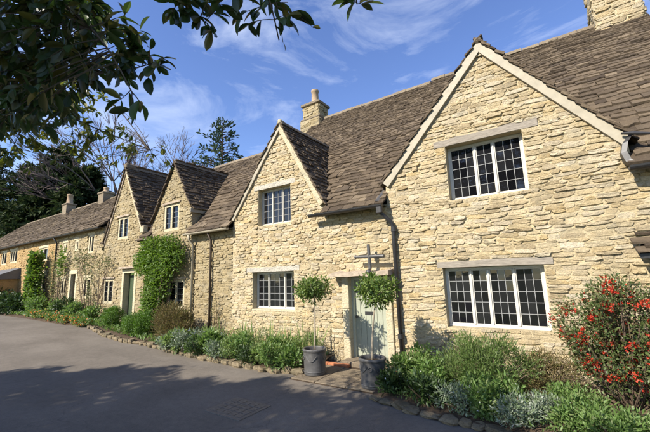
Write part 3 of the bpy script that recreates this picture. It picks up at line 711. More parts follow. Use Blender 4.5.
# ================================================================== cottage with the dormer gable, further along
GB = (-11.17, 6.13, -12.42, 4.15, -10.12, 4.40)
poly = [(-13.02, -.3), (-8.04, -.3), (-8.04, 3.44), (-10.12, 3.44), (-10.12, 4.36), (-11.17, 6.08), (-12.50, 4.05), (-12.50, 3.44), (-13.02, 3.44)]
hu, hl = rect(164, 204, 179, 231), (-11.35, -10.38, .95, 1.95)
hB = House('buff stone cottage with dormer gable above a leafy climber and cream gutter', -13.02, -8.04, poly, [hu, hl], 3.44, 47, 7.1, M['stone_b'], M['mortar_b'], [GB])
hB.roof(300, .21, .12, .36, .22, th=.030, gext=.08)
for w_ in (hu, hl): window(hB, w_, [1, 1], 4, .015, 'dressed', True, lintel=(.10, .10, .07, .05), lintel_m='hood', fw=.10, stone_frame=True)
cut_ = [hu, hl] + [(h[0] - .1, h[1] + .1, h[3], h[3] + .08) for h in (hu, hl)]
hB.stones(rubble(poly, cut_, STONES, 0, .055, .11, .12, .32, jag=(-13.02, 0)), 300)
MB().box(-10.42, -10.13, .44, 1.3, 3.2, 4.38).build('dormer_cheek', M['stone_b'], hB.root)
MB().cbox(-10.11, -10.05, -.10, .85, 4.16, 4.30, .01).build('fascia', M['cream_paint'], hB.root)
gutter(hB, -10.15, -8.02, -.25, 3.40, .06, M['cream_paint'])
MB().tube([(-9.90, -.25, 3.36), (-9.90, -.23, 3.22), (-9.88, -.08, 3.05), (-9.88, -.07, .0)], .038, 8).build('downpipe', M['cream_paint'], hB.root, True)
MB().tube([(-8.97, -.22, 3.36), (-8.97, -.08, 3.1), (-8.97, -.07, 0)], .036, 8).build('downpipe', M['brown_pipe'], hB.root, True)

GC = (-14.68, 6.66, -16.22, 3.50, -13.20, 4.10)
poly = [(-16.3, -.3), (-13.02, -.3), (-13.02, 3.44), (-13.20, 4.05), (-14.68, 6.60), (-16.25, 3.44)]
hu, hl, hd = rect(118, 217, 128.6, 239), rect(103, 279, 113, 304), (-14.35, -13.55, .25, 2.25)
hC = House('buff stone cottage with the tallest steep gable and a dark doorway', -16.3, -13.02, poly, [hu, hl, hd], 3.44, 47, 7.0, M['stone_b'], M['mortar_b'], [GC])
hC.roof(200, .21, .12, .36, .22, th=.030)
for w_ in (hu, hl): window(hC, w_, [1, 1], 4, .015, 'dressed', True, lintel=(.10, .10, .07, .05), lintel_m='hood', fw=.10, stone_frame=True)
cut_ = [hu, hl, hd, (hd[0] - .14, hd[1] + .14, .2, hd[3] + .16)] + [(h[0] - .1, h[1] + .1, h[3], h[3] + .08) for h in (hu, hl)]
hC.stones(rubble(poly, cut_, STONES, 0, .06, .115, .13, .34), 300)
d_ = MB().box(hd[0], hd[1], .2, .24, hd[2], hd[3]).build('door', plain('dark_green_door', (.05, .07, .035), .5), hC.root)
MB().cbox(hd[0] - .14, hd[0] + .006, -.03, .2, .2, hd[3]).cbox(hd[1] - .006, hd[1] + .14, -.03, .2, .2, hd[3]).cbox(hd[0] - .14, hd[1] + .14, -.03, .2, hd[3] + .003, hd[3] + .16).build('door_surround', M['dressed'], hC.root)
MB().cbox(hd[0] - .2, hd[1] + .2, -.16, .0, hd[3] + .17, hd[3] + .24).build('door_hood', M['hood'], hC.root)
barge(hC, GC, .12, .07, 1, M['dressed'], 'coping'); barge(hC, GC, .07, .06, -1, M['hood'], 'coping')
MB().cbox(-14.68 - .12, -14.68 + .12, -.12, .3, 6.64, 6.84, .03).build('apex_stone', M['ridge'], hC.root)
MB().cbox(-13.24, -13.0, -.09, .1, 3.75, 4.02, .02).build('kneeler', M['dressed'], hC.root)

# lower terrace beyond
def far_house(label, x0, x1, wins, doors, stone, mortar, eave, ridge, chims, lim=200):
    poly = [(x0, -.3), (x1, -.3), (x1, eave), (x0, eave)]
    ds = [(a, b, .45, d) for a, b, d in doors]
    h = House(label, x0, x1, poly, wins + ds, eave, 40, ridge, M[stone], M[mortar], [])
    h.roof(lim, .23, .16, .42, .30, th=.04)
    cut_ = list(wins) + ds
    for w_ in wins:
        n = 2 if w_[1] - w_[0] < 1.3 else 3
        window(h, w_, [1] * n, 1, .015, 'dressed', False, lintel=(.08, .08, .12, .02), lintel_m='dressed', fw=.09, stone_frame=True); cut_.append((w_[0] - .08, w_[1] + .08, w_[3], w_[3] + .13))
    for a, b, z0, z1 in ds:
        MB().box(a, b, .2, .24, z0, z1).build('door', M['dark_door'], h.root)
        MB().cbox(a - .14, b + .14, -.04, .1, z1 + .003, z1 + .18).cbox(a - .14, a + .006, -.03, .1, z0, z1).cbox(b - .006, b + .14, -.03, .1, z0, z1).build('door_surround', M['dressed'], h.root)
    h.stones(rubble(poly, cut_, STONES, 0, .075, .14, .16, .42), lim)
    for c in chims: chimney(h, *c)
    gutter(h, x0, x1, -.25, eave - .04, .06, M['iron'])
    MB().tube([(x0 + .2, -.25, eave - .08), (x0 + .2, -.08, eave - .35), (x0 + .2, -.08, .4)], .04, 8).build('downpipe', M['iron'], h.root, True)
    return h
M['dark_door'] = plain('near_black_door', (.025, .022, .02), .5)
dw = [rect(60.5, 279, 66, 295), rect(82.5, 278, 90, 298), rect(63, 243, 67, 255), rect(74.5, 240, 78.5, 251), rect(88, 235, 94, 253)]
dx = FP(71, 280)[0], FP(76, 280)[0]
hD = far_house('low buff stone cottage with narrow mullioned windows and near-black doorway', -21.45, -16.3, dw, [(float(dx[0]), float(dx[1]), 2.35)], 'stone_b', 'mortar_b', 4.33, 7.1, [])
ew = [rect(-12, 254, -7, 266), rect(1.5, 252.5, 6.5, 265), rect(10, 250.5, 17, 263), rect(39, 248, 47.5, 261), rect(38, 273, 46, 291)]
hE = far_house('long ochre stone cottage with grey-roofed bay at the end of the terrace', -38, -21.45, ew, [], 'stone_e', 'mortar_e', 4.33, 7.1, [(-29.1, 3.0, .7, .6, 6.4, 7.62, M['ridge'], [(7.52, .10, .05)], [(-29.1, .2, .7)]), (-23.5, 3.0, .7, .6, 6.4, 7.55, M['ridge'], [(7.45, .12, .05)], [(-23.5, .16, .35)])])
bx0, bx1 = float(FP(3, 275)[0]), float(FP(20, 275)[0])
bay = MB().box(bx0, bx1, -1.2, .02, .3, 2.35).build('bay', M['stone_e'], hE.root)
MB().add([(bx0 - .15, -1.4, 2.35), (bx1 + .15, -1.4, 2.35), (bx1 + .15, .02, 2.95), (bx0 - .15, .02, 2.95), (bx0 - .15, -1.4, 2.27), (bx1 + .15, -1.4, 2.27), (bx1 + .15, .02, 2.27), (bx0 - .15, .02, 2.27)], [(0, 1, 2, 3), (4, 5, 1, 0), (5, 6, 2, 1), (4, 0, 3, 7), (7, 6, 5, 4)]).build('bay_roof', plain('grey_lead_roof', (.11, .11, .11), .7), bay)
for i in range(4):
    a = bx0 + .2 + i * (bx1 - bx0 - .4) / 4; MB().box(a, a + (bx1 - bx0 - .4) / 4 - .12, -1.215, -1.19, 1.1, 2.15).build('pane', M['glass'], bay)

# ================================================================== vegetation helpers
def unit(a): return a / (np.linalg.norm(a, axis=-1, keepdims=True) + 1e-9)
def leaf_mesh(name, C, D, Nn, Ln, W):
    """folded two-triangle leaves: base C, direction D, normal Nn, lengths and widths"""
    C = np.asarray(C, float); n = len(C); D = unit(np.asarray(D, float)); S = unit(np.cross(D, Nn)); U = np.cross(S, D)
    Ln = np.broadcast_to(Ln, (n,))[:, None]; W = np.broadcast_to(W, (n,))[:, None]
    b = C; t = C + D * Ln - U * Ln * .10; l = C + D * Ln * .5 - S * W * .5 + U * W * .18; r_ = C + D * Ln * .5 + S * W * .5 + U * W * .18
    V = np.stack([b, r_, t, l], 1).reshape(-1, 3); i = np.arange(n)[:, None] * 4
    T = np.concatenate([i + [[0, 1, 2]], i + [[0, 2, 3]]], 1).reshape(-1, 3); return np_mesh(name, V, T)
def rdir(n): return unit(rng.normal(size=(n, 3)))
def lumps(c, rad, k, sub, n, flat=.0, bottom=None):
    """leaf sites: n points on k sub-clumps inside the ellipsoid; returns sites and outward directions"""
    c = np.asarray(c, float); rad = np.asarray(rad, float)
    q = rdir(k) * (rng.random((k, 1)) ** .40) * (1 - flat * .0); cen = c + q * rad * .85
    i = rng.integers(0, k, n); d = rdir(n); P = cen[i] + d * (rng.random((n, 1)) ** .45) * sub * (.7 + .6 * rng.random((n, 1)))
    if bottom is not None: P[:, 2] = np.maximum(P[:, 2], bottom + .01 + .04 * rng.random(n))
    out_ = unit((P - c) / rad ** 2 * rad.mean() ** 2 + d * .6); return P, out_
def foliage(name, m, parent, P, O, ln, wd, rand=.8, up=.25, jl=.3):
    n = len(P); D = unit(O + rdir(n) * rand + np.array([0, 0, up])); Nn = unit(O * .7 + rdir(n) * .6 + np.array([0, 0, .5]))
    return link(name, leaf_mesh(name, P, D, Nn, ln * (1 + jl * rng.normal(size=n)).clip(.45, 1.8), wd * (1 + .2 * rng.normal(size=n)).clip(.5, 1.6)), m, parent)
def stems(name, m, parent, base, tips, r0, r1, bow=.1, n=4, k=4):
    mb = MB()
    for t in tips:
        b = np.asarray(base, float) + np.array([random.uniform(-.04, .04), random.uniform(-.04, .04), 0]); t = np.asarray(t, float); L_ = np.linalg.norm(t - b)
        mid = (b + t) / 2 + rng.normal(size=3) * bow * L_ * .5
        pts = [(1 - s) ** 2 * b + 2 * s * (1 - s) * mid + s * s * t for s in np.linspace(0, 1, k)]
        mb.tube(pts, list(np.linspace(r0, r1, k)), n, False)
    return mb.build(name, m, parent)
def shrub(name, label, cat, base, rad, leaf, n, ln, wd, sub=None, k=30, h=None, group=None, twig='twig', nst=14, rand=.8, up=.25, flowers=None, lift=.0):
    base = np.asarray(base, float); rad = np.asarray(rad, float); c = base + np.array([0, 0, rad[2] * .92 + lift])
    t = thing(name, tuple(base), label, cat, group)
    P, O = lumps(c, rad, k, sub or rad.mean() * .35, n, bottom=base[2])
    tips = P[rng.integers(0, n, nst)]; stems('stems', M[twig], t, base, tips, .012, .004)
    foliage('foliage', L[leaf], t, P, O, ln, wd, rand, up)
    if flowers:
        fm, fn, fl = flowers; i = rng.integers(0, n, fn); out_ = O[i]; FPn = P[i] + out_ * .03
        rep = 5; C = np.repeat(FPn, rep, 0); D = unit(rdir(fn * rep) + np.repeat(out_, rep, 0) * .6)
        link('flowers', leaf_mesh('flowers', C, D, np.repeat(out_, rep, 0), fl, fl * .85), L[fm], t)
    return t
def blades(name, label, cat, base, n, h, spread, leaf, wd=.022, group=None, flowers=None):
    """a clump of upright strap leaves, each bent over towards its tip"""
    base = np.asarray(base, float); t = thing(name, tuple(base), label, cat, group); V = []; T = []
    for i in range(n):
        a = random.uniform(0, 2 * math.pi); rr = spread * math.sqrt(random.random()) * .5; p = base + np.array([math.cos(a) * rr, math.sin(a) * rr, -.02])
        d = np.array([math.cos(a), math.sin(a), 0]) * random.uniform(.05, .5); hh = h * random.uniform(.55, 1.1); s = np.array([-math.sin(a), math.cos(a), 0]) * wd * random.uniform(.6, 1.2)
        b = len(V); bend = random.uniform(.2, 1.0)
        for q in (0, .35, .7, 1.0):
            c = p + d * hh * (q + bend * q * q * .6) + np.array([0, 0, hh * (q - .28 * bend * q * q)]); w = (1 - q ** 3) * .5
            V += [c - s * w, c + s * w]
        for q in range(3): T.append((b + 2 * q, b + 2 * q + 1, b + 2 * q + 3, b + 2 * q + 2))
    link('leaves', np_mesh('leaves', V, T), L[leaf], t)
    if flowers:
        fm, fn, fl = flowers; C = base + np.stack([rng.normal(size=fn) * spread * .35, rng.normal(size=fn) * spread * .35, h * rng.uniform(.7, 1.05, fn)], 1)
        stems('flower_stems', L[leaf], t, base, C, .004, .003, .05, 3, 3)
        C5 = np.repeat(C, 5, 0); D = unit(rdir(fn * 5) + np.array([0, -.4, .3])); link('flowers', leaf_mesh('flowers', C5, D, rdir(fn * 5), fl, fl * .8), L[fm], t)
    return t

# ================================================================== beds, edging, paving
def bed(front, zt=.07, back=-.02):
    V = []; Q = []; n = len(front)
    for x, y in front: V += [(x, y, gz(x) - .02), (x, y + .03, gz(x) + zt * .7), (x, y * .5 + back * .5, gz(x) + zt + .05), (x, back, gz(x) + zt + .06)]
    for i in range(n - 1):
        for k in range(3): a = 4 * i + k; Q.append((a, a + 1, a + 5, a + 4))
    return struct(link('flower_bed', np_mesh('flower_bed', V, Q), M['soil']))
def dense(pts, step=.3):
    o = []
    for (a, b), (c, d) in zip(pts, pts[1:]):
        k = max(1, int(math.hypot(c - a, d - b) / step)); o += [(a + (c - a) * i / k, b + (d - b) * i / k) for i in range(k)]
    return o + [pts[-1]]
fl = [(-22.5, -1.25), (-16.5, -1.15), (-14.9, -.95), (-12.6, -1.30), (-11.2, -1.40), (-10.4, -1.22), (-7.6, -1.36), (-5.3, -1.45), (-4.62, -1.30), (-4.56, -.45)]
fl2 = [(-38, -1.7), (-22.5, -1.25)]
fr_ = [(-2.78, -.45), (-2.74, -1.75), (-2.1, -1.98), (-1.0, -2.16), (.4, -2.3), (2.6, -2.4)]
bed_l = bed(dense(fl)); bed_f = bed(dense(fl2)); bed_r = bed(dense(fr_))
def edging(b, pts, h=.13, skip=()):
    items = []
    for (xa, ya), (xb, yb) in zip(pts, pts[1:]):
        ln = math.hypot(xb - xa, yb - ya); s = 0; a = math.atan2(yb - ya, xb - xa)
        while s < ln:
            w = random.uniform(.13, .34); x, y = xa + (xb - xa) * (s + w / 2) / ln, ya + (yb - ya) * (s + w / 2) / ln
            me, ar = random.choice(ROCKS); hh = h * random.uniform(.7, 1.35)
            items.append((me, ar, Matrix.Translation((x, y + random.uniform(-.03, .03), gz(x) + hh * .36)) @ Matrix.Rotation(a + random.gauss(0, .12), 4, 'Z') @ Matrix.Rotation(random.gauss(0, .08), 4, 'X') @ Matrix.Diagonal((w * .97, random.uniform(.12, .22), hh, 1)), w * hh)); s += w
    pieces('edging_stone', items, M['edging'], b, 200)
edging(bed_l, fl[2:-1], .11); edging(bed_r, fr_[1:], .065)
# paving in front of the door
pv = struct(MB().box(-4.55, -2.74, -1.62, -.30, -.03, .006).build('door_path', M['soil']))
for i, (x0, x1) in enumerate(((-4.53, -3.98), (-3.97, -3.33), (-3.32, -2.76))):
    for j, (y0, y1) in enumerate(((-1.60, -1.06), (-1.05, -.51))):
        s_ = random.uniform(-.05, .05); MB().cbox(x0 + .004, x1 - .004, y0 + .004 + s_ * .0, y1 - .004, -.02, .022 + random.uniform(0, .006), .006).build('paving_slab', M['paving'], pv)
# drain cover in the road
mc = thing('drain_cover', (-4.28, -3.14, 0), 'square patterned iron drain cover let into the road', 'drain cover')
MB().cbox(-4.66, -3.90, -3.46, -2.82, -.02, .004, .003).build('frame', M['cover'], mc)
for i in range(5):
    for j in range(4):
        a, b = -4.60 + i * .13, -3.40 + j * .135
        MB().cbox(a, a + .115, b, b + .12, .0, .009, .003).build('raised_pad', M['cover'], mc)

# ================================================================== planters and standard trees
def planter(x, y, rot, label, tlabel, lean, cr, cz, seed):
    global rng
    z0 = .028
    p = thing('planter', (x, y, z0), label, 'planter', 'planters beside the door')
    r = .225; prof = [(.0, 0), (r * .93, 0), (r * .95, .015), (r * .93, .035), (r * .96, .26), (r * .985, .40), (r * 1.0, .425), (r * 1.05, .435), (r * 1.06, .465), (r * 1.02, .48), (r * .93, .48), (r * .90, .46), (r * .88, .40)]
    MB().lathe(prof, (x, y, z0), 40).build('tub', M['lead'], p, True)
    MB().lathe([(r * .905, .405), (r * .5, .42), (.0, .425)], (x, y, z0), 28).build('soil', M['soil'], p)
    def on(a, z, d=.004): return (x + (r * .97 + d) * math.cos(a), y + (r * .97 + d) * math.sin(a), z0 + z)
    for k in range(4):       # swag reliefs
        a0 = rot + k * math.pi / 2
        MB().tube([on(a0 - .5 + t / 8, .36 - .10 * math.sin(math.pi * t / 8)) for t in range(9)], .009, 6).build('swag_relief', M['lead'], p)
    for k in range(2):       # ring handles
        a0 = rot + .75 + k * math.pi; c = on(a0, .33, .012)
        MB().tube([(c[0] - math.sin(a0) * .035 * math.cos(q), c[1] + math.cos(a0) * .035 * math.cos(q), c[2] + .035 * math.sin(q)) for q in np.linspace(0, 2 * math.pi, 13)], .008, 6, False).build('ring_handle', M['lead'], p)
    for zz in (.06, .405): MB().lathe([(r * .955, zz - .008), (r * 1.0, zz), (r * .955, zz + .008)], (x, y, z0), 40).build('band', M['lead'], p, True)
    t = thing('standard_bay_tree', (x, y, z0 + .42), tlabel, 'small tree', 'standard bay trees beside the door')
    top = np.array([x + lean[0], y + lean[1], cz]); b = np.array([x, y, z0 + .41]); mid = (b + top) / 2 + np.array([lean[2], 0, 0])
    pts = [(1 - s) ** 2 * b + 2 * s * (1 - s) * mid + s * s * top for s in np.linspace(0, 1, 9)]
    MB().tube(pts, list(np.linspace(.019, .013, 9)), 8).build('trunk', M['pale_stem'], t, True)
    P, O = lumps(top + np.array([0, 0, .02]), cr, 34, .11, 1900)
    stems('limbs', M['pale_stem'], t, top - np.array([0, 0, .12]), P[rng.integers(0, 1900, 26)], .007, .003, .1)
    foliage('crown', L['bay'], t, P, O, .078, .032, .9, .25)
planter(-4.27, -1.17, .3, 'lead-coloured round planter nearer the lower middle window', 'clipped standard tree in the planter nearer the lower middle window', (.02, 0, .03), (.38, .36, .24), 1.66, 3)
planter(-2.90, -1.36, 1.1, 'lead-coloured round planter standing in front of the green door', 'clipped standard tree in the planter in front of the green door', (.17, 0, -.07), (.40, .38, .26), 1.64, 4)

# ================================================================== plants in the beds
def g0(px, py, z=.1): return GP(px, py, z)
def onbed(x, y): return (x, y, gz(x) + .08)
shrub('shrub', 'olive-brown twiggy shrub in front of the cream downpipe', 'shrub', onbed(-9.75, -.78), (.88, .42, .58), 'olive', 11000, .07, .016, .20, 80, nst=80, rand=.6, up=.9)
shrub('round_bush', 'large clipped green bush beside the olive-brown shrub', 'bush', onbed(-11.5, -.85), (.74, .45, .40), 'box', 15000, .036, .019, .13, 160)
shrub('round_bush', 'small round green bush by the dark doorway', 'bush', onbed(-13.75, -.62), (.46, .38, .40), 'box', 9000, .036, .019, .11, 120)
# mixed planting along the middle cottage: each clump a plant of its own
X = np.linspace(-9.1, -4.85, 13)
kinds = ['grey', 'lush', 'grey', 'lush', 'dark', 'lush', 'grey', 'lush', 'lush', 'dark', 'lush', 'lush', 'lush']
for i, x in enumerate(X):
    kd = kinds[i]; yy = -1.30 + .09 * math.sin(i * 2.7)
    lab = {'lush': 'low lush green leafy plant at the front of the bed under the lower middle window', 'grey': 'low silvery leafy plant at the front of the bed under the lower middle window', 'dark': 'dark green low mound spilling over the bed edge by the middle window'}[kd]
    shrub('leafy_plant', lab, 'plant', onbed(x, yy), (.30, .27, .20 + .05 * (i % 3)), ('lime' if kd == 'lush' and i % 3 == 1 else kd), 1000, (.08, .13, .10, .06)[i % 4] if kd == 'lush' else .065, (.03, .055, .04, .022)[i % 4] if kd == 'lush' else .018, .10, 18, nst=6, group=kd + ' front plants of the long bed', up=.5, flowers=(('white', 14, .014) if kd == 'grey' else None))
for i, x in enumerate(np.linspace(-8.9, -4.8, 9)):
    shrub('leafy_plant', 'tall soft green leafy plant at the back of the bed against the middle cottage wall', 'plant', onbed(x + random.uniform(-.15, .15), -.55 + random.uniform(-.1, .1)), (.28, .22, .20 + .07 * (i % 3)), ('lush', 'lime', 'rosemary')[i % 3], 800, (.095, .07, .05)[i % 3], (.034, .03, .014)[i % 3], .12, 20, nst=8, group='back plants of the long bed', up=.7)
for i, x in enumerate((-8.0, -7.2, -6.75, -6.2, -5.55, -5.15, -4.8)):
    blades('iris_clump', 'upright clump of sword-shaped leaves rising above the bed by the middle window', 'plant', onbed(x, -.40 + .1 * math.sin(i * 3)), 22, .92, .22, 'lime', .028, 'sword-leaved clumps in the long bed')
for i, x in enumerate((-8.65, -8.3, -7.7)):
    shrub('forget_me_not', 'pale blue flowering clump in the bed near the brown downpipe', 'plant', onbed(x, -.72), (.24, .2, .24), 'grey', 500, .06, .018, .1, 14, nst=6, group='blue flowering clumps', flowers=('blue', 110, .013))
# a thin climbing rose by the brown downpipe
def climber(label, spots, leaf, n, ln, wd, base, stem_n=8, stem='twig', flowers=None, name='climber', rs=.12, r0=.012):
    t = thing(name, tuple(base), label, 'climber'); Pn, On = [], []
    for (x, z, rx, rz, frac) in spots:
        m = max(8, int(n * frac)); q = rdir(m) * (rng.random((m, 1)) ** .5)
        P = np.stack([x + q[:, 0] * rx, -.10 - rs * (rng.random(m) ** .7) * np.sqrt(np.clip(1 - q[:, 0] ** 2 * .8, 0, 1)) * 2.2, z + q[:, 2] * rz], 1)
        Pn.append(P); On.append(unit(np.stack([q[:, 0] * .5, -np.ones(m), q[:, 2] * .4 + .2], 1)))
    P = np.vstack(Pn); O = np.vstack(On); tips = P[rng.integers(0, len(P), stem_n)]
    stems('stems', M[stem], t, base, tips, r0, .004, .12, 5, 7); foliage('foliage', L[leaf], t, P, O, ln, wd, .8, -.1)
    if flowers:
        i = rng.integers(0, len(P), flowers[1]); C = np.repeat(P[i] + O[i] * .03, 5, 0); link('flowers', leaf_mesh('flowers', C, unit(rdir(len(C)) + [0, -.7, 0]), rdir(len(C)), flowers[2], flowers[2] * .8), L[flowers[0]], t)
    return t
climber('sparse climbing rose on the wall between brown downpipe and middle window', [(-8.62, .9, .16, .75, .6), (-8.45, .6, .2, .4, .4)], 'olive', 240, .05, .025, (-8.55, -.14, .05), 10, rs=.03, r0=.008)
climber('big bright green climber covering the wall below the dormer gable', [(-11.7, 2.85, 1.05, .62, .30), (-10.75, 2.75, .75, .70, .22), (-12.2, 2.55, .9, .5, .12), (-11.45, 1.9, .75, .75, .20), (-11.75, 1.1, .62, .8, .16)], 'ivy', 9500, .095, .055, (-11.6, -.2, .15), 40, rs=.20, r0=.03)
climber('tall narrow column of dark green ivy on the ochre cottage', [(-22.5, 2.1, .62, 1.3, .45), (-22.4, 1.0, .95, .8, .38), (-22.5, 3.1, .38, .6, .17)], 'ivy', 3000, .16, .10, (-22.4, -.2, .45), 20, rs=.3, r0=.04)
climber('wiry pale climber above the near-black doorway', [(-17.9, 3.0, 1.1, .5, .4), (-17.0, 2.6, .6, .8, .3), (-16.7, 1.6, .35, .9, .3)], 'dry', 520, .10, .05, (-16.75, -.15, .35), 16, rs=.10)
climber('pale climber beside the ochre cottage lower window', [(-20.9, 2.6, .5, 1.0, .5), (-20.6, 1.4, .45, .9, .5)], 'dry', 380, .11, .05, (-20.7, -.15, .4), 12, rs=.10)
climber('small green climber on the wall left of the near-black doorway', [(-19.9, 2.9, .4, .9, 1)], 'ivy', 260, .13, .07, (-19.9, -.15, .4), 14, rs=.10)
climber('bare pale climber on the wall of the tall gable', [(-16.0, 2.7, .5, .6, .5), (-15.3, 2.75, .5, .25, .5)], 'dry', 200, .09, .04, (-16.15, -.15, .33), 10, rs=.06)

# bedding in front of the far terrace
for i, x in enumerate(np.linspace(-20.6, -14.9, 12)):
    shrub('bedding_plant', 'clump of bright mixed bedding flowers along the roadside edge of the far bed', 'plant', onbed(x, -1.02 + .08 * math.sin(i * 2.3)), (.34, .24, .16), 'lush', 420, .08, .035, .1, 12, nst=4, group='bright bedding clumps', flowers=('mixed', 45, .038))
for i, (x, y, r_, h_, k_) in enumerate(((-17.2, -.5, .42, .34, 'lush'), (-18.4, -.45, .5, .42, 'dark'), (-19.6, -.45, .45, .36, 'lush'), (-15.9, -.5, .36, .30, 'lush'), (-21.4, -.6, .6, .42, 'lush'))):
    shrub('garden_bush', ['leafy bush below the wall between two lower windows of the low buff cottage', 'dark bush beside the near-black doorway', 'leafy bush left of the near-black doorway', 'small leafy bush under the tall gable lower window', 'leafy bush where buff and ochre cottages meet'][i], 'bush', onbed(x, y), (r_, r_ * .8, h_), k_, 900, .11, .05, .18, 22)
for i, (x, y, r_, h_) in enumerate(((-24.2, -1.1, .8, .50), (-26.5, -1.2, 1.0, .8), (-29.5, -1.4, 1.3, 1.0), (-33.5, -1.6, 1.6, 1.2), (-23.0, -.9, .6, .4))):
    shrub('garden_bush', 'dark rounded bush in front of the ochre cottage', 'bush', onbed(x, y), (r_, r_ * .7, h_), 'dark', 1500, .16, .08, .3, 30, group='dark bushes before the ochre cottage')

# right-hand bed
shrub('rosemary_bush', 'feathery fresh green bush under the large lower window', 'bush', onbed(-1.15, -.95), (.76, .52, .45), 'rosemary', 12000, .06, .012, .17, 75, nst=60, rand=.7, up=.9)
shrub('rosemary_bush', 'smaller brownish feathery bush between the large lower window and red quince', 'bush', onbed(-.32, -.70), (.40, .32, .36), 'olive', 3400, .055, .010, .13, 40, nst=50, rand=.7, up=.8)
for i, (x, y, r_, h_, k_) in enumerate(((-2.45, -1.0, .30, .28, 'lush'), (-2.42, -1.58, .26, .18, 'dark'), (-1.95, -1.25, .30, .25, 'lush'), (-1.80, -1.78, .28, .17, 'dark'), (-2.3, -.5, .3, .25, 'lush'))):
    shrub('leafy_plant', 'glossy leafy plant between the black downpipe and feathery bush', 'plant', onbed(x, y), (r_, r_, h_), k_, 900, .085, .036, .10, 20, nst=6, group='leafy plants by the black downpipe', up=.5, flowers=('white', 10, .014))
for i, (x, y) in enumerate(((-1.40, -1.90), (-.62, -2.02), (-.36, -1.60))):
    shrub('variegated_plant', 'silvery variegated low plant in front of the feathery bush', 'plant', onbed(x, y), (.29, .25, .17), 'grey', 1100, .05, .018, .10, 22, nst=6, group='silvery low plants', up=.5)
for i, (x, y) in enumerate(((-.05, -1.95), (.25, -2.05), (.05, -1.55), (.5, -1.9), (.8, -2.05), (-.1, -1.2), (.9, -1.7))):
    shrub('leafy_plant', 'bright green low leafy plant at the foot of the red quince', 'plant', onbed(x, y), (.28, .25, .17), 'lush', 1300, .05, .022, .09, 26, nst=6, group='green plants below the quince', up=.5)
for i, (x, y) in enumerate(((-2.1, -1.55), (-1.85, -.75))):
    blades('strap_leaf_clump', 'clump of arching strap leaves beside the black downpipe', 'plant', onbed(x, y), 26, .45, .25, 'lush', .022, 'strap-leaved clumps by the downpipe')
for i, (x, y) in enumerate(((-1.05, -1.85), (-.88, -1.5), (-1.22, -1.4))):
    shrub('leafy_plant', 'mid green leafy plant between the silvery plants and feathery bush', 'plant', onbed(x, y), (.27, .25, .19), 'lush', 1100, .065, .028, .10, 22, nst=6, group='green plants among the silvery ones', up=.5, flowers=('white', 12, .014))
# flowering quince
q = thing('quince_bush', (.50, -.95, .08), 'tall twiggy quince bush covered in coral red blossom', 'bush')
c = np.array([.56, -.92, .98]); P, O = lumps(c, (.84, .60, .92), 130, .16, 13000, bottom=.1)
tips = np.vstack([P[rng.integers(0, 9000, 170)], c + rdir(16) * [.85, .6, .98]]); stems('stems', M['twig'], q, (.55, -.92, .06), tips, .011, .003, .16, 5, 6)
foliage('foliage', L['quince'], q, P, O, .046, .023, .9, .2)
k_ = 190; cl = P[rng.integers(0, 9000, k_)]; cl[:, 2] = np.maximum(cl[:, 2], .45); fo = np.repeat(cl, 8, 0) + rng.normal(size=(k_ * 8, 3)) * .030 + np.array([0, -.04, 0])
C = np.repeat(fo, 5, 0); link('blossom', leaf_mesh('blossom', C, unit(rdir(len(C)) + [0, -.5, .1]), rdir(len(C)), .023, .022), L['red'], q)
# low cover over the soil
def cover(name, label, front, n, leaf, ln, wd, back=-.08):
    f = dense(front, .2); xs = np.array([a for a, _ in f]); ys = np.array([b for _, b in f])
    x = rng.uniform(xs.min() + .05, xs.max() - .05, n); yf = np.interp(x, xs, ys); y = yf + .05 + (back - yf) * rng.random(n) ** 1.1
    z = np.array([gz(a) for a in x]) + .07 + .09 * rng.random(n); P = np.stack([x, y, z], 1)
    o = foliage(name, L[leaf], None, P, np.tile([0, -.2, 1.], (n, 1)), ln, wd, 1.0, .4); tag(o, label, 'ground cover', kind='stuff')
cover('ground_cover', 'low green leaves covering the soil of the long bed', [(-10.4, -1.22), (-7.6, -1.36), (-4.62, -1.35)], 6500, 'lush', .06, .026)
cover('ground_cover', 'low green leaves covering the soil of the bed by the quince', [(-2.74, -1.8), (-1.0, -2.14), (2.5, -2.38)], 6500, 'lush', .05, .022)
cover('ground_cover', 'low leaves covering the soil of the far terrace bed', [(-37, -1.6), (-22.5, -1.25), (-14.9, -.95), (-10.5, -1.25)], 8000, 'lush', .10, .05)
n = 2600; P = np.stack([rng.uniform(-10, 2.5, n), np.zeros(n), np.zeros(n)], 1)

# ================================================================== trees behind the houses
def bare_tree(base, h, label, spread=.5, depth=6, seed=1, r0=.28):
    rs = random.Random(seed); t = thing('bare_tree', tuple(base), label, 'tree', None); tr = MB(); lb = MB()
    def grow(p, d, ln, r, k):
        q = p + d * ln; mid = (p + q) / 2 + np.array([rs.gauss(0, 1), rs.gauss(0, 1), 0]) * ln * .05
        (tr if k == depth else lb).tube([p, mid, q], [r, r * .86, r * .70], 6 if k > depth - 2 else 3, False)
        if k == 0: return
        for i in range(3 if k > 1 else 4):
            a = np.array([rs.gauss(0, 1), rs.gauss(0, 1), rs.gauss(.15, .5)]); nd = d + a * spread * (.8 if i else .4); nd /= np.linalg.norm(nd); nd[2] = max(nd[2], -.05); grow(q, nd, ln * rs.uniform(.62, .86), r * rs.uniform(.56, .72), k - 1)
    grow(np.asarray(base, float), np.array([0, 0, 1.]), h * .27, r0, depth); tr.build('trunk', M['far_bark'], t); lb.build('crown', M['far_bark'], t)
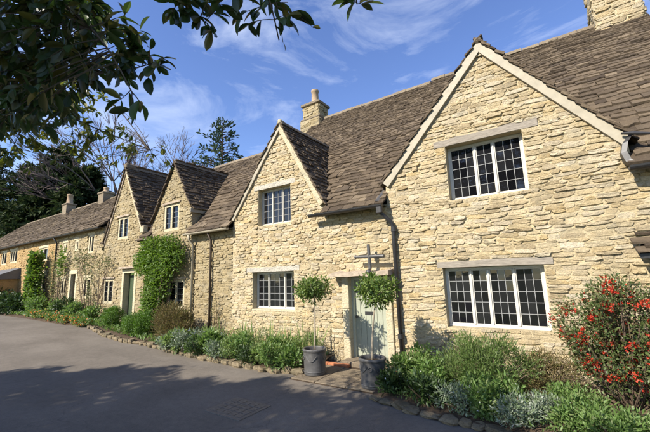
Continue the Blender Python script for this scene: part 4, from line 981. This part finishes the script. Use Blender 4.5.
def conifer(base, h, rad, label, leaf='conifer', seed=1, n=5200, ln=.55, wd=.28, droop=.25, open_=0.0, z0=.12, name='conifer_tree', power=.8):
    rs = np.random.default_rng(seed); base = np.asarray(base, float); t = thing(name, tuple(base), label, 'tree'); mb = MB()
    mb.tube([base, base + [0, 0, h * .5], base + [0, 0, h * .97]], [h * .018, h * .011, .03], 7); mb.build('trunk', M['bark'], t)
    br = MB(); Ps = []; nb = 90; ang = 0
    for i in range(nb):
        f = z0 + (1 - z0) * (i / nb); r_ = rad * ((1 - f) / (1 - z0)) ** power * (rs.uniform(.6, 1.12) if open_ < .5 else rs.uniform(.3, 1.2)) + .15; ang += 2.4 + rs.normal() * .3
        d = np.array([math.cos(ang), math.sin(ang), rs.uniform(-.1, .35) - droop * .4]); a = base + [0, 0, h * f]; b = a + d * r_ - np.array([0, 0, droop * r_ * .4])
        br.tube([a, (a + b) / 2 + [0, 0, r_ * .08], b], [.05 + .02 * r_, .03, .012], 4, False)
        m = int(n / nb * (.4 + r_ / rad)); s = (rs.random(m) ** .6) if open_ < .5 else (.45 + .55 * rs.random(m) ** .7)
        P = a + (b - a) * s[:, None] + rs.normal(size=(m, 3)) * np.array([.16, .16, .10]) * r_ ** .6 * (1 if open_ < .5 else .8); Ps.append(P)
    br.build('limbs', M['bark'], t); P = np.vstack(Ps); O = unit((P - base - [0, 0, h * .4]) * [1, 1, .15]); foliage('crown', L[leaf], t, P, O, ln, wd, .9, -.1)
b = FP(222, 165, 20.0); conifer((float(b[0]), 20, 6.0), 15.4, 4.2, 'lone open conifer standing behind the cottage roofs against the sky', 'pine', 5, 1500, .55, .26, -.15, .8, .25, power=.5)
for i, (px, top, Y, rad) in enumerate(((30, 168, 9, 7.0), (62, 150, 10, 6.5), (88, 172, 8, 5.0), (2, 150, 14, 9.0), (50, 180, 7, 5.5))):
    p = FP(px, top, Y); conifer((float(p[0]), Y, .3), float(p[2]), rad, 'dark evergreen tree massed behind the ochre cottage roof', 'conifer', 20 + i, 15000, .62, .26, .3, .1, .08, name='evergreen_tree', power=.55)
    tag(bpy.data.objects[-1] if False else [o for o in bpy.data.objects if o.name.startswith('evergreen_tree')][-1], group='dark evergreens behind the terrace')
for i, (px, top, Y, dp_, lab) in enumerate(((112, 150, 12, 6, 'bare winter tree behind the tall gable, nearer the evergreens'), (152, 142, 14, 6, 'bare winter tree rising between the two steep gables'), (0, 195, 16, 5, 'bare winter tree beyond the end of the ochre cottage'))):
    p = FP(px, top, Y); bare_tree((float(p[0]), Y, .2), float(p[2]) * 1.15, lab, .55, dp_, 40 + i, .32)

# ================================================================== tree overhanging the road: trunk behind and to the left of the camera
tree = thing('overhanging_tree', (-7.2, -12.2, 0), 'dark-leaved evergreen tree whose branches hang over the road against the sky', 'tree')
def curve(pts, k=14):
    pts = [np.asarray(p, float) for p in pts]; P = [pts[0]] + pts + [pts[-1]]; o = []
    for i in range(1, len(P) - 2):
        for s in np.linspace(0, 1, k, endpoint=False):
            a, b, c, d = P[i - 1], P[i], P[i + 1], P[i + 2]
            o.append(.5 * (2 * b + (c - a) * s + (2 * a - 5 * b + 4 * c - d) * s * s + (3 * b - a - 3 * c + d) * s ** 3))
    return o + [pts[-1]]
MB().tube([(-7.2, -12.2, -.2), (-7.1, -12.1, 1.2), (-6.9, -12.0, 2.6), (-6.6, -11.8, 4.2)], [.36, .27, .24, .19], 12).build('trunk', M['bark'], tree, True)
fork = (-6.6, -11.8, 4.15)
limbs = [[fork, (-5.4, -9.6, 5.0), (-4.3, -8.0, 4.9), AT(-25, 45, 3.6), AT(50, 55, 3.1), AT(105, 72, 2.7), AT(150, 64, 2.4)],
         [fork, (-6.4, -9.4, 4.5), (-5.6, -7.7, 4.5), AT(-30, 110, 4.9), AT(50, 112, 4.4), AT(105, 132, 4.3), AT(150, 150, 4.6)],
         [fork, (-4.8, -9.8, 5.4), (-3.4, -8.0, 4.9), AT(10, -30, 3.0), AT(70, 10, 2.6), AT(105, 45, 2.3), AT(132, 92, 2.05)],
         [fork, (-4.2, -10.2, 5.4), (-2.6, -8.2, 4.6), AT(110, -60, 2.5), AT(170, -8, 2.15), AT(205, 22, 2.0)],
         [fork, (-3.6, -10.4, 5.4), (-1.6, -8.2, 4.4), AT(235, -60, 2.2), AT(266, -8, 2.0), AT(279, 40, 1.95)],
         [fork, (-2.8, -10.4, 5.3), (-.7, -8.2, 4.1), AT(335, -60, 2.1), AT(352, -20, 2.0), AT(357, 4, 1.95)]]
lp = []; lm = MB()
for l in limbs:
    c = curve(l); k = len(c); lm.tube(c, list(.09 * (1 - np.linspace(0, 1, k)) ** 2.2 + .0035), 6, False); lp += [p for p in c[int(k * .42):]]
lp = np.array(lp)
crown_c = np.array([-7.0, -13.8, 7.6])
crown_tips = []
for i in range(26):
    d = rdir(1)[0] * [7.0, 3.6, 2.6]; d[1] = min(d[1], 1.0 - d[2] * .6); tip = crown_c + d; c = curve([fork, (np.array(fork) + tip) / 2 + [0, 0, .7], tip], 6); lm.tube(c, list(np.linspace(.11, .015, len(c))), 6, False); crown_tips.append(tip)
lm.build('limbs', M['bark'], tree, True)
# a real leaf: pointed oval with a fold along the midrib
def leaf_variants(k=5):
    o = []
    for i in range(k):
        bend = random.uniform(.05, .28); V = []; Fc = []
        st = [(0, .03), (.18, .55), (.42, .95), (.66, .98), (.86, .62), (1.0, .04)]
        for s, w in st:
            z = -bend * s * s; V += [(-w * .5, s, z + .10 * w), (0, s, z), (w * .5, s, z + .10 * w)]
        for j in range(len(st) - 1):
            for q_ in (0, 1): a = 3 * j + q_; Fc.append((a, a + 1, a + 4, a + 3))
        mb = MB().add(V, Fc); o.append((mb.mesh('leaf', True), arrays(mb)))
    return o
LEAF = leaf_variants(); leaf_items = []; tw = MB()
young_items = []
def sprig(tip, n, ln, start=None, droop=.25, young=False):
    tip = np.asarray(tip, float); i = np.argmin(((lp - tip) ** 2).sum(1)); a = lp[i] if start is None else np.asarray(start, float); L_ = np.linalg.norm(tip - a)
    mid = (a + tip) / 2 + np.array([0, 0, .10 * L_]) + rng.normal(size=3) * .06 * L_
    pts = [(1 - s) ** 2 * a + 2 * s * (1 - s) * mid + s * s * tip for s in np.linspace(0, 1, 6)]; tw.tube(pts, list(np.linspace(.0028 + .0035 * min(L_, 1), .0016, 6)), 4, False)
    d = pts[-1] - pts[-2]; d /= np.linalg.norm(d) + 1e-9
    for k in range(n):
        s = 1 - .16 * (rng.random() ** 1.6) / max(L_, .2) if rng.random() < .75 else rng.uniform(.45, 1); s = max(s, .2)
        p = (1 - s) ** 2 * a + 2 * s * (1 - s) * mid + s * s * tip
        o = d * rng.uniform(.1, .9) + rdir(1)[0] * .85 + np.array([0, 0, -droop]); o /= np.linalg.norm(o)
        nn = np.array([0, 0, 1.]) + rdir(1)[0] * .7; sd_ = np.cross(o, nn); sd_ /= np.linalg.norm(sd_); nn = np.cross(sd_, o); l_ = ln * rng.uniform(.65, 1.2); me, ar = LEAF[rng.integers(0, len(LEAF))]; w_ = l_ * rng.uniform(.36, .46)
        (young_items if young else leaf_items).append((me, ar, basis(sd_, o, nn, p) @ Matrix.Diagonal((w_, l_, l_, 1)), l_ * w_))
def inpoly(x, y, pl):
    c = False
    for (xa, ya), (xb, yb) in zip(pl, pl[1:] + pl[:1]):
        if (ya > y) != (yb > y) and x < xa + (xb - xa) * (y - ya) / (yb - ya): c = not c
    return c
near = [(-40, -40), (95, -30), (112, 8), (140, 40), (150, 62), (132, 80), (100, 82), (80, 100), (70, 130), (-40, 140)]
far_ = [(-40, 70), (80, 80), (125, 110), (135, 150), (90, 160), (40, 150), (-40, 190)]
cnt = 0
while cnt < 190:
    x, y = rng.uniform(-40, 160), rng.uniform(-40, 145)
    if not inpoly(x, y, near): continue
    sprig(AT(x, y, rng.uniform(2.3, 3.9)), 12, .092); cnt += 1
cnt = 0
while cnt < 140:
    x, y = rng.uniform(-40, 140), rng.uniform(60, 190)
    if not inpoly(x, y, far_): continue
    sprig(AT(x, y, rng.uniform(4.0, 6.2)), 12, .085, young=True); cnt += 1
for px, py, ds, k in ((166, 58, 2.3, 7), (158, 66, 2.3, 6), (150, 48, 2.4, 6), (140, 30, 2.5, 6), (130, 112, 2.05, 3), (146, 112, 2.0, 3), (120, 100, 2.1, 5), (148, 80, 2.3, 5), (128, 60, 2.3, 7), (112, 28, 2.4, 8), (125, 15, 2.5, 8),
                      (172, 14, 2.1, 8), (185, 8, 2.0, 8), (200, 16, 2.0, 8), (212, 30, 1.95, 6), (178, -5, 2.1, 8), (195, -8, 2.1, 8), (208, 2, 2.0, 7), (240, 14, 2.0, 6), (248, 24, 1.95, 5), (222, 4, 2.0, 6), (232, -4, 2.0, 6),
                      (268, -4, 2.0, 5), (288, 2, 2.0, 5), (296, 14, 1.95, 5), (282, 18, 1.95, 3), (352, 2, 1.95, 6), (362, 4, 1.95, 4), (345, -6, 1.95, 5), (258, -10, 2.0, 5),
                      (165, 150, 5.0, 8), (150, 158, 5.0, 8), (170, 165, 5.2, 6), (128, 150, 4.8, 8), (110, 165, 5.0, 6), (88, 168, 5.0, 8), (60, 165, 5, 8), (30, 170, 5, 8)):
    sprig(AT(px, py, ds), k, .10 if ds < 4 else .08, young=ds > 4)
sprig(AT(314, 28, 1.95), 1, .05, AT(277, 6, 1.98)); sprig(AT(283, 42, 1.95), 2, .06, AT(276, 2, 1.98))
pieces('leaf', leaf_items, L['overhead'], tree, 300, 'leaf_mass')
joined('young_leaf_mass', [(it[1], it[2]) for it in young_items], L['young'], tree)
tw.build('twigs', M['bark'], tree)['kind'] = 'stuff'
# upper crown, behind the camera: it shades the road
P, O = lumps(crown_c, (9.0, 5.6, 3.8), 190, .85, 62000)
P = np.vstack([P] + [t_ + rng.normal(size=(250, 3)) * .6 for t_ in crown_tips]); O = unit(P - crown_c)
# the crown stops where the edge of its shadow lies on the road
sx, sy = P[:, 0] + P[:, 2] * .463, P[:, 1] + P[:, 2] * 1.204
edge = np.interp(sx, [-16, -12, -10.4, -8.4, -5, -2.7, -1, 1, 5], [-7.5, -5.6, -4.6, -2.75, -2.45, -2.05, -2.3, -2.7, -3.2]) + .28 * np.sin(sx * 2.3) + .22 * np.sin(sx * 5.1 + 1) + .15 * rng.normal(size=len(sx))
k_ = (sy < edge) & (P[:, 1] < -7.6) & (P[:, 2] > 3.4); P, O = P[k_], O[k_]
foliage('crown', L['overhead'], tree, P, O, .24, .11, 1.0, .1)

for o in bpy.data.objects:      # petals, leaves and twigs of one plant are too small to pick apart singly
    if o.type == 'MESH' and o.parent and o.name.split('.')[0] in ('flowers', 'foliage', 'blossom', 'stems', 'flower_stems', 'leaves'): o['kind'] = 'stuff'
